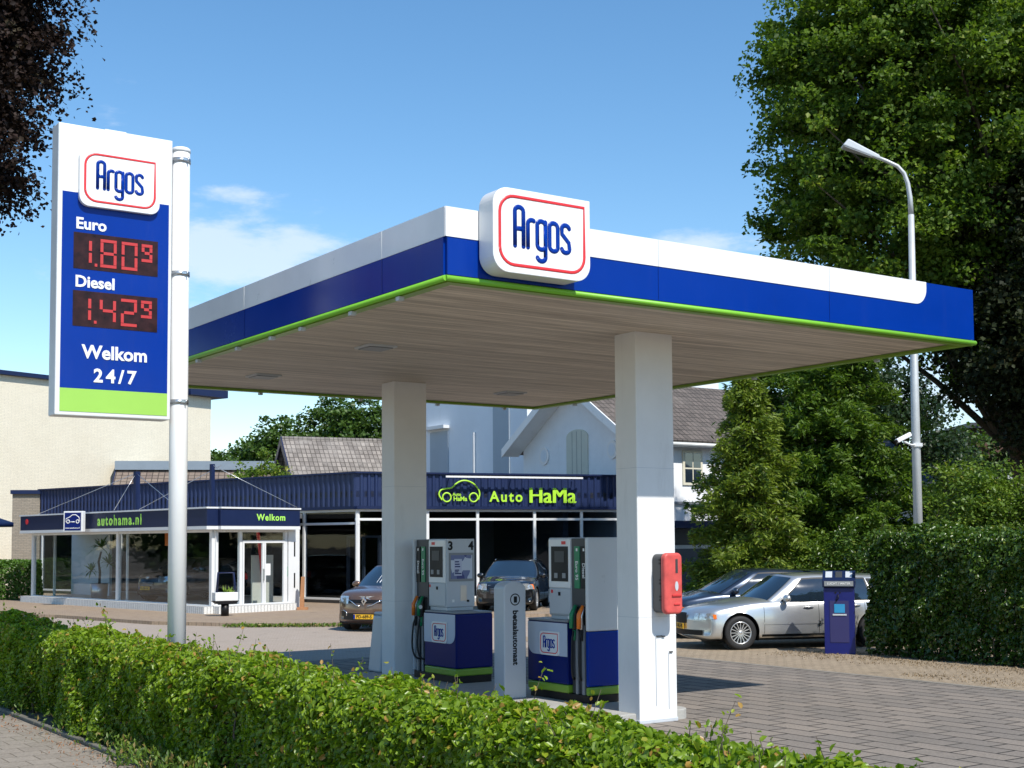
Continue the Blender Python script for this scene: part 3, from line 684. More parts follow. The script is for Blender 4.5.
        fr('poster', pm, .125, .49, 1.455, 1.795, .0125, .015, ad_)
        fr('poster_text_block', mat('poster_pale', (.55, .58, .7), .5), .18, .31, 1.50, 1.74, .0155, .017, ad_)
        b = MB()
        for z in (1.70, 1.665, 1.63, 1.58, 1.555, 1.53): b.box(.19, .30 - .02 * (z * 100 % 3), ye - .0185, ye - .0172, z - .008, z + .008)
        b.build('poster_lines', MATS['dark_blue'], ad_)
        text('pump_number', '3', .17, MATS['black'], t, T((.125, ye - .003, 1.925)), bold=.006); text('pump_number', '4', .17, MATS['black'], t, T((.475, ye - .003, 1.925)), bold=.006)
        fr('receipt_slot', MATS['steel'], .29, .40, 1.14, 1.36, .001, .004); fr('keyhole_plate', MATS['black'], .40, .44, 1.12, 1.15, .001, .006); fr('sticker', MATS['white_panel'], .15, .19, 1.12, 1.16, .001, .003)
    return t
make_pump(False, 'fuel pump with tall white and blue end panel beside the near canopy column', None, 'fuel pumps on the island')
make_pump(True, 'fuel pump marked 3 and 4 with poster, beside the far canopy column', None, 'fuel pumps on the island')

# payment terminal between the pumps
pt = thing('payment_terminal', 'pale grey payment pillar with domed top reading betaalautomaat between the two pumps', 'payment terminal', Wp(3.09, 3.90, .12), YAW)
pw, pd = .34, .24
prof = [(0, 0), (pw, 0), (pw, 1.38)] + [(pw / 2 + pw / 2 * math.cos(R_(a)), 1.38 + .10 * math.sin(R_(a))) for a in range(12, 169, 12)] + [(0, 1.38)]
MB().prism(prof, -pd, 0, 'y').build('housing', MATS['light_grey'], pt, bevel=.018, seg=3)
MB().box(-.03, pw - .04, -.20, .02, 0, 1.36).build('back_cover', MATS['mid_grey'], pt, bevel=.01) if False else None
strokes('card_emblem', [[(pw / 2 + .07 * math.cos(R_(a)), 1.25 + .07 * math.sin(R_(a))) for a in range(0, 360, 20)]], .014, MATS['black'], pt, T((0, -pd - .001, 0)), depth=.003, closed=[True])
MB().box(pw / 2 - .02, pw / 2 + .028, -pd - .004, -pd - .0005, 1.21, 1.29).build('card_emblem', MATS['black'], pt)
text('lettering', 'betaalautomaat', .112, MATS['black'], pt, T((pw / 2, -pd - .002, .77)) @ Matrix.Rotation(R_(90), 4, 'Y'), bold=.0035, ext=.0015)
MB().box(.02, .05, -pd - .004, -pd + .002, .03, .05).build('lock', MATS['dark_grey'], pt)

# grey bin behind the far column
wb = thing('waste_bin', 'pale grey tapered plastic bin half hidden behind the far column', 'bin', Wp(3.53, 7.7, 0), YAW)
b = MB(); b.hexa([(0, 0, .12), (.42, 0, .12), (.42, .40, .12), (0, .40, .12), (.08, .02, .98), (.40, .02, .98), (.40, .38, .98), (.08, .38, .98)]); b.build('body', MATS['light_grey'], wb, bevel=.035, seg=3)
MB().box(.02, .41, .02, .38, 0, .118).build('base', MATS['black'], wb, bevel=.01)
MB().box(.10, .39, .0, .39, .982, 1.03).build('lid', MATS['light_grey'], wb, bevel=.02)
MB().cyl((.015, .05, .22), .012, .02, 8, 'x').build('lock', MATS['black'], wb)

# red extinguisher box
eb = thing('extinguisher_box', 'faded red fire extinguisher cabinet with dark back, fixed to the near white column', 'fire box', Wp(3.73, 1.528, 1.27), YAW)
MB().prism(rrect(0, .25, 0, .68, .06, 6), -.15, -.001, 'y').build('back_shell', MATS['dark_grey'], eb, bevel=.012)
MB().prism(rrect(-.012, .262, -.012, .692, .065, 6), -.235, -.153, 'y').build('door', MATS['red_plastic'], eb, bevel=.03, seg=4)
MB().box(.15, .185, -.238, -.234, .46, .62).build('window', MATS['dark_grey'], eb)
MB().prism([(.165 + .025 * math.cos(R_(a)), .31 + .055 * math.sin(R_(a))) for a in range(0, 360, 20)], -.239, -.234, 'y').build('sticker', MATS['light_grey'], eb)
b = MB(); b.box(.09, .23, -.25, -.233, .19, .215); b.box(.12, .21, -.245, -.233, .09, .11); b.build('handle', mat('red_dark', (.55, .04, .04), .45), eb, bevel=.004)
b = MB()
for z in (.14, .18, .33, .37, .56, .60): b.box(-.004, .02, -.15, -.12, z, z + .022)
b.split('vent', MATS['black'], eb)

# ================================================================== AIR / WATER COLUMN
aw = thing('air_water_station', 'dark blue air and water service box with sloping top in front of the silver car', 'service box', (6.05, 25.0, 0), R_(-15))
b = MB(); b.hexa([(-.275, -.22, 0), (.275, -.22, 0), (.275, .26, 0), (-.275, .26, 0), (-.275, -.22, 1.22), (.275, -.22, 1.22), (.275, .26, 1.24), (-.275, .26, 1.24)]); b.build('body', mat('service_blue', (.004, .008, .13), .4, var=.08), aw, bevel=.012)
b = MB(); b.prism([(-.27, 1.225), (.28, 1.245), (.28, 1.50), (.20, 1.525), (-.27, 1.36)], -.295, .295, 'x'); b.build('hood', MATS['navy'], aw, bevel=.01)
MB().box(-.26, .26, -.281, -.272, 1.25, 1.34).build('nameplate', MATS['mid_grey'], aw, bevel=.003)
text('lettering', 'LUCHT / WATER', .055, MATS['white_panel'], aw, T((0, -.284, 1.295)), bold=.001)
Mh = T((0, -.02, 1.445)) @ Matrix.Rotation(math.atan2(.225, .47), 4, 'X')
for x, m_ in ((-.18, 'light_grey'), (0.0, 'dark_grey'), (.18, 'light_grey')):
    MB().box(x - .06, x + .06, -.15, .12, .008, .016).build('instruction_plate', MATS[m_], aw, M=Mh)
MB().box(-.17, .17, -.228, -.2205, .22, .98).build('door', mat('door_violet', (.03, .028, .12), .5), aw, bevel=.003)
MB().box(-.09, .10, -.236, -.2285, .76, .92).build('display', mat('cyan_panel', (.03, .28, .55), .3), aw, bevel=.003)
MB().box(-.12, .13, -.24, -.2285, .71, .74).build('slot_plate', MATS['light_grey'], aw, bevel=.003)
b = MB()
b.cyl((-.06, -.228, 1.13), .02, .02, 10, 'y'); b.cyl((.02, -.228, 1.13), .015, .02, 10, 'y'); b.tube([(-.02, -.24, 1.1), (-.01, -.26, 1.03), (-.05, -.25, .98)], .012, 6); b.build('hose_valve', MATS['black'], aw)

# ================================================================== CARS
def pchip(xs, ys):
    xs, ys = np.array(xs, float), np.array(ys, float); h = np.diff(xs); d = np.diff(ys) / h; m = np.zeros(len(xs)); m[0], m[-1] = d[0], d[-1]
    for i in range(1, len(xs) - 1): m[i] = 0 if d[i - 1] * d[i] <= 0 else 2 * d[i - 1] * d[i] / (d[i - 1] + d[i])
    def f(x):
        x = np.clip(x, xs[0], xs[-1]); i = np.clip(np.searchsorted(xs, x) - 1, 0, len(xs) - 2); t = (x - xs[i]) / h[i]
        return (2 * t**3 - 3 * t**2 + 1) * ys[i] + (t**3 - 2 * t**2 + t) * h[i] * m[i] + (-2 * t**3 + 3 * t**2) * ys[i + 1] + (t**3 - t**2) * h[i] * m[i + 1]
    return f
def car(name, label, loc, rz, paint, P, cat='car', group=None):
    """front towards local +X, left side towards +Y"""
    Lc, Wc, Hc, wb, fo, wr = P['L'], P['W'], P['H'], P['wb'], P['fo'], P['wr']; hw = Wc / 2
    t = thing(name, label, cat, loc, rz, group)
    zc, zs, zl, wf = pchip(*P['zc']), pchip(*P['zs']), pchip([0, .25, 1, Lc - .8, Lc], [.27, .19, .19, .2, .3]), pchip(*P['w'])
    def nose(y, w, z, s):
        w = max(w, .01)
        a = P.get('plan', .30) * (abs(y) / w) ** 2.4 * math.exp(-s / .35) + .10 * max(0, (z - .5) / .4) ** 2 * math.exp(-s / .3) * (1 if z > .5 else 0)
        b_ = .10 * (abs(y) / w) ** 2.4 * math.exp(-(Lc - s) / .3)
        return a - b_
    def sect(s):
        w, z0, z1, z2 = wf(s) * hw, zl(s), zs(s), zc(s)
        ctrl = [(0, z0), (.55 * w, z0), (.93 * w, z0 + .01), (.985 * w, z0 + .12 * (z1 - z0)), (w, z0 + .45 * (z1 - z0)), (w * .995, z0 + .72 * (z1 - z0)), (.955 * w, z1 - .015), (.90 * w, z1 + .35 * (z2 - z1)), (.62 * w, z1 + .82 * (z2 - z1)), (.3 * w, z2 - .003), (0, z2)]
        return ctrl, w
    NT = 30
    def bs(ctrl):
        c = [ctrl[0]] * 2 + ctrl + [ctrl[-1]] * 2; out = []; n = len(c) - 3
        for k in range(NT + 1):
            u = k / NT * n; i = min(int(u), n - 1); f = u - i
            q = ((1 - f)**3 / 6, (3 * f**3 - 6 * f**2 + 4) / 6, (-3 * f**3 + 3 * f**2 + 3 * f + 1) / 6, f**3 / 6)
            out.append((sum(q[j] * c[i + j][0] for j in range(4)), sum(q[j] * c[i + j][1] for j in range(4))))
        return out
    cache = {}
    def S(s, k):
        if s not in cache: ct, w = sect(s); cache[s] = (bs(ct), w)
        (y, z), w = cache[s][0][k], cache[s][1]
        return y, z, Lc / 2 - s - nose(y, w, z, s)
    ss = sorted(set([round(x, 4) for x in list(np.concatenate([[0, .02, .06, .12, .2, .3, .42, .55], np.arange(.62, Lc - .5, .045), [Lc - .45, Lc - .3, Lc - .18, Lc - .08, Lc - .03, Lc]]))]))
    bm = bmesh.new(); G = []
    for s in ss:
        row = []
        for k in range(NT + 1): y, z, x = S(s, k); row.append((x, y, z))
        G.append([bm.verts.new(p) for p in row] + [bm.verts.new((p[0], -p[1], p[2])) for p in row[-2:0:-1]])
    n = len(G[0])
    for a, b in zip(G[:-1], G[1:]):
        for k in range(n): bm.faces.new([a[k], a[(k + 1) % n], b[(k + 1) % n], b[k]])
    # caps: strips between left and right, following the plan curve
    for gi, s in ((0, 0.0), (-1, Lc)):
        rows = []
        for k in range(1, NT):
            a, b = G[gi][k], G[gi][n - k]; y0 = a.co.y; w = cache[s][1] if s in cache else sect(s)[1]; mid = []
            for q in range(1, 8):
                y = y0 * (1 - q / 4); z = a.co.z; mid.append(bm.verts.new((Lc / 2 - s - nose(y, w, z, s), y, z)))
            rows.append([a] + mid + [b])
        for r0, r1 in zip(rows[:-1], rows[1:]):
            for q in range(8): bm.faces.new([r0[q], r0[q + 1], r1[q + 1], r1[q]])
        for r_, c_ in ((rows[0], G[gi][0]), (rows[-1], G[gi][NT])):
            for q in range(8): bm.faces.new([r_[q], r_[q + 1], c_])
    bmesh.ops.remove_doubles(bm, verts=bm.verts, dist=.0004)
    bmesh.ops.recalc_face_normals(bm, faces=bm.faces)
    me = bpy.data.meshes.new('body'); bm.to_mesh(me); bm.free()
    body = link_mesh('body', me, paint, t, True)
    xf_, xr_ = Lc / 2 - fo, Lc / 2 - fo - wb
    # wheel openings: cut the skin on a clean circle
    bm = bmesh.new(); bm.from_mesh(me); ra = wr + .05; inside = set()
    for v in bm.verts:
        if abs(v.co.y) < hw * .55: continue
        for x in (xf_, xr_):
            dx, dz = v.co.x - x, v.co.z - (wr + .01); r_ = math.hypot(dx, dz)
            if r_ < ra:
                inside.add(v)
                k_ = ra / max(r_, .02); v.co.x = x + dx * k_; v.co.z = wr + .01 + dz * k_
    dead = [f for f in bm.faces if all(v in inside for v in f.verts)]
    bmesh.ops.delete(bm, geom=dead, context='FACES')
    for f in bm.faces: f.smooth = True
    bm.to_mesh(me); bm.free()
    for x in (xf_, xr_):
        for sg in (1, -1):
            b = MB(); n_ = 26; ri = ra + .012
            def ap(a, y): return (x + ri * math.cos(a), sg * y, max(.12, wr + .01 + ri * math.sin(a)))
            for i in range(n_):
                a0, a1 = R_(-25 + 230 * i / n_), R_(-25 + 230 * (i + 1) / n_); b.face([ap(a0, hw * .97), ap(a1, hw * .97), ap(a1, hw - .33), ap(a0, hw - .33)])
            b.face([ap(R_(-25 + 230 * i / n_), hw - .33) for i in range(n_ + 1)])
            b.build('wheel_well', MATS['black'], t, recalc=False)
    # ---- greenhouse
    g = P['gh']  # base front (centre), base front side, top front, top rear, base rear ; belt half width, roof half width, roof z
    def belt(s): return zs(s) - .012
    bw, rw = g['bw'] * hw, g['rw'] * hw
    rz_ = pchip([g['tf'], (g['tf'] * 1.6 + g['tr'] * .4) / 2 + .1, g['tr']], [Hc - .045, Hc - .02, g.get('zr', Hc - .05)])
    def side(u, v, sg=1, off=0.0):
        sb = g['bfs'] + (g['br'] - g['bfs']) * u; st = g['tf'] + .05 + (g['tr'] - .03 - g['tf'] - .05) * u
        s = sb + (st - sb) * v; y = bw * (1 - .05 * max(0, .25 - u) / .25 - .07 * max(0, u - .7) / .3); yt = rw * (1 - .06 * abs(u - .4))
        yy = y + (yt - y) * v + .045 * math.sin(math.pi * v) + off
        z = belt(sb) + (rz_(st) - .035 - belt(sb)) * v
        return (Lc / 2 - s, sg * yy, z + off * .35)
    def front(q, v, off=0.0):   # q -1..1
        A = side(0, v, 1); yy = A[1] * q; bow = g.get('bow', .20) * (1 - .45 * v) * (1 - abs(q) ** 2.2)
        return (A[0] + bow + off, yy, A[2] + .035 * v * (1 - q * q) + off * .6)
    def rear(q, v, off=0.0):
        A = side(1, v, 1); yy = A[1] * q; bow = .10 * (1 - abs(q) ** 2.2)
        return (A[0] - bow - off, yy, A[2] + .03 * v * (1 - q * q) + off * .3)
    def roof(u, q):
        A = side(u, 1, 1); F0 = front(q, 1); R0 = rear(q, 1); x = F0[0] + (R0[0] - F0[0]) * u
        return (x, A[1] * q, A[2] + .04 * (1 - abs(q) ** 2.5))
    def patch(name, fn, us, vs, m, parent, flip=False, thick=0):
        bm = bmesh.new(); G = [[bm.verts.new(fn(u, v)) for v in vs] for u in us]
        for a, b in zip(G[:-1], G[1:]):
            for k in range(len(vs) - 1): f = bm.faces.new([a[k], a[k + 1], b[k + 1], b[k]]); f.smooth = True
        me = bpy.data.meshes.new(name); bm.to_mesh(me); bm.free(); return link_mesh(name, me, m, parent)
    bm = bmesh.new()
    def grid(fn, us, vs):
        G = [[bm.verts.new(fn(u, v)) for v in vs] for u in us]
        for a, b in zip(G[:-1], G[1:]):
            for k in range(len(vs) - 1): f = bm.faces.new([a[k], a[k + 1], b[k + 1], b[k]]); f.smooth = True
    ls = np.linspace; vv = ls(-.12, 1, 9)
    grid(lambda u, v: side(u, v, 1), ls(0, 1, 25), vv); grid(lambda u, v: side(u, v, -1), ls(0, 1, 25), vv)
    grid(front, ls(-1, 1, 17), vv); grid(rear, ls(-1, 1, 17), vv)
    grid(roof, ls(0, 1, 25), ls(-1, 1, 17))
    bmesh.ops.remove_doubles(bm, verts=bm.verts, dist=.003); bmesh.ops.recalc_face_normals(bm, faces=bm.faces)
    me = bpy.data.meshes.new('cabin_frame'); bm.to_mesh(me); bm.free(); link_mesh('cabin_frame', me, paint, t)
    gl = MATS['car_glass']
    patch('windscreen', lambda q, v: front(q, v, .012), ls(-.93, .93, 19), ls(.0, .93, 12), gl, t)
    patch('rear_window', lambda q, v: rear(q, v, .007), ls(-.88, .88, 9), ls(.1, .9, 6), gl, t)
    for sg in (1, -1):
        for i, (u0, u1, vt) in enumerate(g['wins']):
            # slanted ends fall out of the bilinear grid; black surround then the pane
            patch('window_seal', lambda u, v: side(u, v, sg, .012), ls(u0 - .008, u1 + .008, 14), ls(-.01, vt + .03, 10), MATS['black'], t)
            patch('side_window', lambda u, v: side(u, v, sg, .017), ls(u0 + .008, u1 - .008, 14), ls(.02, vt - .03, 10), gl, t)
    if P.get('rails'):
        for sg in (1, -1):
            b = MB(); pts = []
            for u in ls(.06, .97, 12):
                p = side(u, 1, sg); pts.append((p[0], p[1] * .97, p[2] + .045 * min(1, math.sin(math.pi * u) * 4)))
            b.tube(pts, .014, 6); b.build('roof_rail', MATS[P['rails']], t)
    # ---- trim on the body surface
    def kz(s, z):
        S(s, 0); L = cache[s][0]; best = min(range(5, NT), key=lambda k: abs(L[k][1] - z)); k = best
        # interpolate
        for j in range(4, NT):
            if (L[j][1] - z) * (L[j + 1][1] - z) <= 0 and L[j][0] > cache[s][1] * .5:
                f = (z - L[j][1]) / (L[j + 1][1] - L[j][1] + 1e-9); return L[j][0] + f * (L[j + 1][0] - L[j][0])
        return L[k][0]
    def bodyp(s, z, sg, off):
        y = kz(s, z); w = cache[s][1]; return (Lc / 2 - s - nose(y, w, z, s), sg * (y + off), z)
    def fpt(y, z, off): return (Lc / 2 - nose(y, wf(0) * hw, z, 0) + off, y, z)
    for sg in (1, -1):
        for s in P['seams']:
            b = MB(); b.tube([bodyp(s + P.get('seamlean', 0) * (z - .3), z, sg, .0005) for z in ls(.30, float(zs(s)) - .03, 9)], .0045, 4); b.build('door_seam', MATS['black'], t)
        for (s, z) in P['handles']:
            b = MB(); p0, p1 = bodyp(s, z, sg, .02), bodyp(s + .2, z, sg, .02); pm = bodyp(s + .1, z, sg, .032); b.tube([p0, pm, p1], [.012, .015, .012], 6); b.build('door_handle', paint if P.get('hpaint', True) else MATS['chrome'], t)
        # side moulding and dark sill
        a_, b_ = fo + wr + .10, fo + wb - wr - .10
        patch('sill', lambda s, z: bodyp(s, z, sg, .006), ls(a_, b_, 12), ls(.2, .29, 3), MATS['black'], t)
        if P.get('mould'): patch('side_moulding', lambda s, z: bodyp(s, z, sg, .010), ls(a_ + .02, b_ - .02, 12), ls(P['mould'] - .02, P['mould'] + .02, 3), paint, t)
        # mirror
        mx = g['bfs'] + .22; p = side(.10, .04, sg); b = MB()
        bmesh.ops.create_uvsphere(b.bm, u_segments=14, v_segments=10, radius=1, matrix=T((p[0] - .02, sg * (abs(p[1]) + .13), p[2] + .075)) @ Matrix.Diagonal((.07, .115, .075, 1)))
        b.tube([(p[0], p[1], p[2] + .02), (p[0] - .01, sg * (abs(p[1]) + .08), p[2] + .04)], .022, 6); b.build('mirror', paint if P.get('mpaint', True) else MATS['black'], t, smooth=True)
        # headlight: front and side patches
        hy0, hy1, hz0, hz1 = P['lamp']; hl = mat('lamp_glass_clear', (.55, .58, .6), .08, metal=.6, var=.5, vscale=22, coat=1)
        wl = wf(0) * hw
        lb_ = patch('headlight', lambda y, v: fpt(sg * y, hz0 + (hz1 - hz0) * v - P.get('lampslant', 0) * (1 - (y - hy0) / (hy1 - hy0)) * (0.5 - v), .012), ls(hy0, min(hy1, wl * .93), 8), ls(0, 1, 5), hl, t)
        patch('headlight', lambda s, v: bodyp(round(float(s), 4), hz0 + .02 + (hz1 - hz0 - .02) * v, sg, .010), ls(.02, P['lampwrap'], 6), ls(0, 1, 5), hl, t)
        if P.get('amber'): patch('indicator', lambda s, v: bodyp(round(float(s), 4), hz0 + .02 + (hz1 - hz0 - .04) * v, sg, .011), ls(P['lampwrap'] - .02, P['lampwrap'] + .09, 4), ls(0, 1, 4), mat('amber', (.75, .16, .01), .3), t)
        if P.get('fogs'):
            patch('fog_lamp', lambda y, v: fpt(sg * y, .36 + .12 * v, .010), ls(.52, .72, 5), ls(0, 1, 3), MATS['black'], t)
            b = MB(); b.tube([fpt(sg * y, z, .014) for y, z in ((.50, .37), (.5, .46), (.60, .50), (.73, .49))], .011, 6); b.build('fog_trim', MATS['chrome'], t)
    gy, gz0, gz1 = P['grille']
    gr = patch('grille', lambda y, v: fpt(y, gz0 + (gz1 - gz0) * v, .012), ls(-gy, gy, 11), ls(0, 1, 5), MATS['black'], t)
    if P.get('gbars'):
        b = MB()
        for z in ls(gz0 + .02, gz1 - .02, P['gbars']): b.tube([fpt(y, z, .016) for y in ls(-gy * .97, gy * .97, 9)], .007, 5)
        b.build('grille_bars', MATS['chrome'], gr)
    patch('lower_intake', lambda y, v: fpt(y, P['low'][1] + (P['low'][2] - P['low'][1]) * v, .012), ls(-P['low'][0], P['low'][0], 11), ls(0, 1, 4), MATS['black'], t)
    if P.get('plate'):
        z = P['platez']; x = fpt(0, z, 0)[0] + .022
        pl = MB().box(x - .012, x, -.26, .26, z - .055, z + .055).build('number_plate', MATS['yellow_plate'], t, bevel=.003)
        MB().box(x, x + .0015, -.258 if False else -.258, -.215, z - .05, z + .05).build('plate_band', MATS['brand_blue'], pl)
        text('lettering', P['plate'], .105, MATS['black'], pl, T((x + .002, .015, z)) @ Matrix.Rotation(R_(90), 4, 'Z'), bold=.002, ext=.0008)
    if P.get('diamond'):
        z = P['diamond']; x = fpt(0, z, 0)[0] + .03
        b = MB(); O = [(0, .10), (.068, 0), (0, -.10), (-.068, 0)]; I = [(0, .045), (.026, 0), (0, -.045), (-.026, 0)]
        for i in range(4):
            j = (i + 1) % 4
            q0 = [(x - .02, a, z + c) for a, c in (O[i], O[j], I[j], I[i])]; q1 = [(x + .012, a * .9, z + c * .9) for a, c in (O[i], O[j], I[j], I[i])]
            b.hexa(q0 + q1)
        b.build('badge', MATS['chrome'], t)
        for sg in (1, -1):
            b = MB(); b.tube([fpt(sg * y, zz, .018) for y, zz in ((.10, z - .11), (.20, z - .09), (.32, z - .02), (.44, z + .03))], .014, 6); b.build('chrome_trim', MATS['chrome'], gr)
    if P.get('card'):
        c_ = patch('price_card', lambda q, v: front(q, v, .012), ls(P['card'] - .13, P['card'] + .13, 3), ls(.25, .80, 3), MATS['white_panel'], t)
    # rear lights
    for sg in (1, -1):
        patch('tail_light', lambda s, v: bodyp(round(float(s), 4), .62 + .3 * v, sg, .01), ls(Lc - .22, Lc - .03, 4), ls(0, 1, 4), MATS['red_trim'], t)
    # wheels
    first = None
    for x in (xf_, xr_):
        for sg in (1, -1):
            w = bpy.data.objects.new('wheel', None); COL.objects.link(w); w.parent = t; w.location = (x, sg * (hw - .125), wr); w.rotation_euler = (0, 0, 0 if sg > 0 else math.pi)
            if first is None:
                b = MB(); b.lathe([(wr * .62, -.1), (wr * .90, -.105), (wr * .98, -.085), (wr, -.05), (wr, .05), (wr * .98, .085), (wr * .90, .105), (wr * .68, .10), (wr * .62, .085)], 40, 'y'); ty = b.build('tyre', MATS['rubber'], w, recalc=True)
                b = MB(); rr = wr * .66; ns = P.get('spokes', 10)
                b.lathe([(rr, .06), (rr, .1), (rr * .93, .1), (rr * .90, .07), (rr * .9, -.09)], 40, 'y')
                b.lathe([(0, .085), (rr * .16, .085), (rr * .2, .07), (rr * .2, .04)], 20, 'y')
                for i in range(ns):
                    a = 2 * math.pi * i / ns; c0, s0 = math.cos(a), math.sin(a); wd = P.get('spw', .016)
                    q = lambda r_, o_, y_: (c0 * r_ - s0 * o_, y_, s0 * r_ + c0 * o_)
                    b.hexa([q(rr * .15, -wd, .05), q(rr * .92, -wd * .8, .06), q(rr * .92, wd * .8, .06), q(rr * .15, wd, .05), q(rr * .15, -wd * .7, .085), q(rr * .92, -wd * .6, .092), q(rr * .92, wd * .6, .092), q(rr * .15, wd * .7, .085)])
                rm = b.build('rim', mat('alloy', (.62, .63, .64), .28, metal=.7), w)
                b = MB(); b.cyl((0, -.02, 0), rr * .88, .03, 24, 'y'); hb = b.build('brake_disc', MATS['black'], w)
                first = (ty, rm, hb)
            else:
                for q in first: c = q.copy(); COL.objects.link(c); c.parent = w
    # underbody shadow-maker: dark floor pan
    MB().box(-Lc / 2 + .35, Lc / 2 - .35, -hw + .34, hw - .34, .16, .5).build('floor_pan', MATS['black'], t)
    return t
def paintm(name, c, metal=.6, rough=.28): return mat(name, c, rough, metal=metal, var=.02, coat=1.0)
silver = paintm('paint_silver', (.60, .61, .61), .75, .32); dblue = paintm('paint_dark_blue', (.03, .045, .075), .5); brown = paintm('paint_brown', (.17, .10, .065), .5, .3); black_p = paintm('paint_black', (.012, .014, .018), .3, .15)
estate = dict(L=4.71, W=1.80, H=1.46, wb=2.76, fo=.93, wr=.325, zc=([0, .04, .25, .7, 1.3, 1.6, 3.5, 4.55, 4.71], [.58, .70, .80, .88, .975, 1.0, 1.0, 1.02, .9]),
    zs=([0, .04, .25, .7, 1.3, 3.0, 4.4, 4.71], [.52, .62, .72, .80, .87, .92, .94, .86]), w=([0, .1, .3, .7, 1.4, 3.2, 4.3, 4.71], [.86, .91, .955, .985, 1, 1, .96, .90]),
    gh=dict(bf=1.3, bfs=1.50, tf=2.13, tr=4.22, br=4.60, bw=.93, rw=.69, zr=1.40, bow=.30, wins=[(.085, .435, .88), (.47, .69, .88), (.72, .93, .85)]), seams=[1.40, 2.53, 3.5], handles=[(2.22, .80), (3.2, .82)], mould=.50,
    lamp=(.50, .86, .575, .70), lampwrap=.22, amber=True, grille=(.30, .50, .70), gbars=0, low=(.66, .28, .38), spokes=16, spw=.011, rails='silver' if False else None, plate='07-NL-PB', platez=.44, plan=.36)
hatch = dict(estate, L=4.25, wb=2.6, fo=.85, H=1.50, gh=dict(bf=1.1, bfs=1.22, tf=2.05, tr=3.75, br=4.12, bw=.93, rw=.70, zr=1.42, bow=.34, wins=[(.09, .47, .88), (.50, .72, .88), (.75, .92, .85)]),
    zc=([0, .04, .25, .7, 1.15, 1.6, 3.5, 4.1, 4.25], [.60, .72, .84, .93, 1.02, 1.03, 1.03, 1.02, .9]), zs=([0, .04, .25, .7, 1.3, 3.0, 4.0, 4.25], [.54, .66, .78, .86, .92, .96, .98, .9]), w=([0, .1, .3, .7, 1.4, 3.0, 3.9, 4.25], [.84, .90, .95, .985, 1, 1, .95, .88]), seams=[1.25, 2.35, 3.2], handles=[(2.05, .84), (2.95, .86)])
suv = dict(hatch, L=4.12, wb=2.6, fo=.84, H=1.60, W=1.78, wr=.335, zc=([0, .04, .25, .8, 1.15, 1.6, 3.5, 4.0, 4.12], [.68, .82, .94, 1.03, 1.08, 1.1, 1.1, 1.06, .95]), zs=([0, .04, .25, .7, 1.3, 3.0, 3.9, 4.12], [.60, .74, .87, .95, 1.0, 1.02, 1.04, .95]), w=([0, .1, .3, .7, 1.4, 3.0, 3.8, 4.12], [.82, .89, .95, .99, 1, 1, .96, .9]),
    gh=dict(bf=1.05, bfs=1.18, tf=1.95, tr=3.6, br=4.0, bw=.92, rw=.70, zr=1.5, bow=.30, wins=[(.09, .47, .88), (.50, .72, .88), (.75, .92, .85)]),
    lamp=(.46, .80, .66, .84), lampwrap=.3, amber=False, grille=(.50, .68, .76), low=(.62, .28, .44), spokes=5, spw=.04, plate='PD-689-S', platez=.36, diamond=.72, fogs=True, card=-.12, plan=.30, seams=[1.2, 2.3, 3.1], mould=None)
mpv = dict(hatch, W=1.80, L=4.25, H=1.50, rails='chrome', diamond=None, fogs=False, card=None, grille=(.42, .52, .68), gbars=4, lamp=(.50, .84, .62, .80), plate='38-SNB-4', platez=.44)
mini = dict(hatch, L=3.85, wb=2.5, fo=.75, H=1.42, W=1.70, gh=dict(bf=1.0, bfs=1.12, tf=1.65, tr=3.4, br=3.7, bw=.92, rw=.74, zr=1.36, bow=.22, wins=[(.12, .50, .88), (.54, .90, .86)]), zc=([0, .04, .25, .8, 1.15, 1.6, 3.2, 3.7, 3.85], [.62, .76, .88, .94, .97, .98, .98, .96, .85]), zs=([0, .04, .25, .7, 1.3, 3.0, 3.6, 3.85], [.56, .70, .82, .87, .9, .92, .92, .85]), w=([0, .1, .3, .7, 1.4, 3.0, 3.6, 3.85], [.84, .91, .96, .99, 1, 1, .96, .9]),
    lamp=(.48, .74, .62, .80), grille=(.36, .50, .62), gbars=3, plate='93-ZB-NL', platez=.42, seams=[1.1, 2.4], handles=[(2.15, .78)], amber=False, spokes=8, spw=.03)
def carloc(px_front, d, heading, P):
    pass
a = math.atan2(-.20, -.98)
# front wheel (near side) stands at (4.30, 26.0): place the car so
def place(P, wheel, ang):
    Lc = P['L']; x = Lc / 2 - P['fo']; y = P['W'] / 2 - .1
    v = Matrix.Rotation(ang, 3, 'Z') @ Vector((x, y, 0)); return (wheel[0] - v.x, wheel[1] - v.y, .008)
car('parked_car', 'silver estate car with multi-spoke wheels parked nose to the left beside the blue service box', place(estate, (4.34, 25.9), a), a, silver, estate, group='parked cars')
a2 = math.atan2(-.16, -.985)
car('parked_car', 'dark blue car parked directly behind the silver estate car', place(hatch, (4.05, 28.9), a2), a2, dblue, hatch, group='parked cars')
def heading(dx, dy): return math.atan2(dy, dx)
car('parked_car', 'brown car with diamond badge and white price card behind its windscreen, facing the forecourt', (-2.84, 33.78, .0), heading(-.33, -.94), brown, suv, group='parked cars')
car('parked_car', 'black car with chrome roof rails parked facing the forecourt behind the payment pillar', (.05, 41.0, .09), heading(-.16, -.987), black_p, mpv, group='parked cars')
car('parked_car', 'small black car with yellow plate displayed inside the glass showroom', (-10.75, 45.0, .27), heading(-.58, -.81), black_p, mini, group='parked cars')

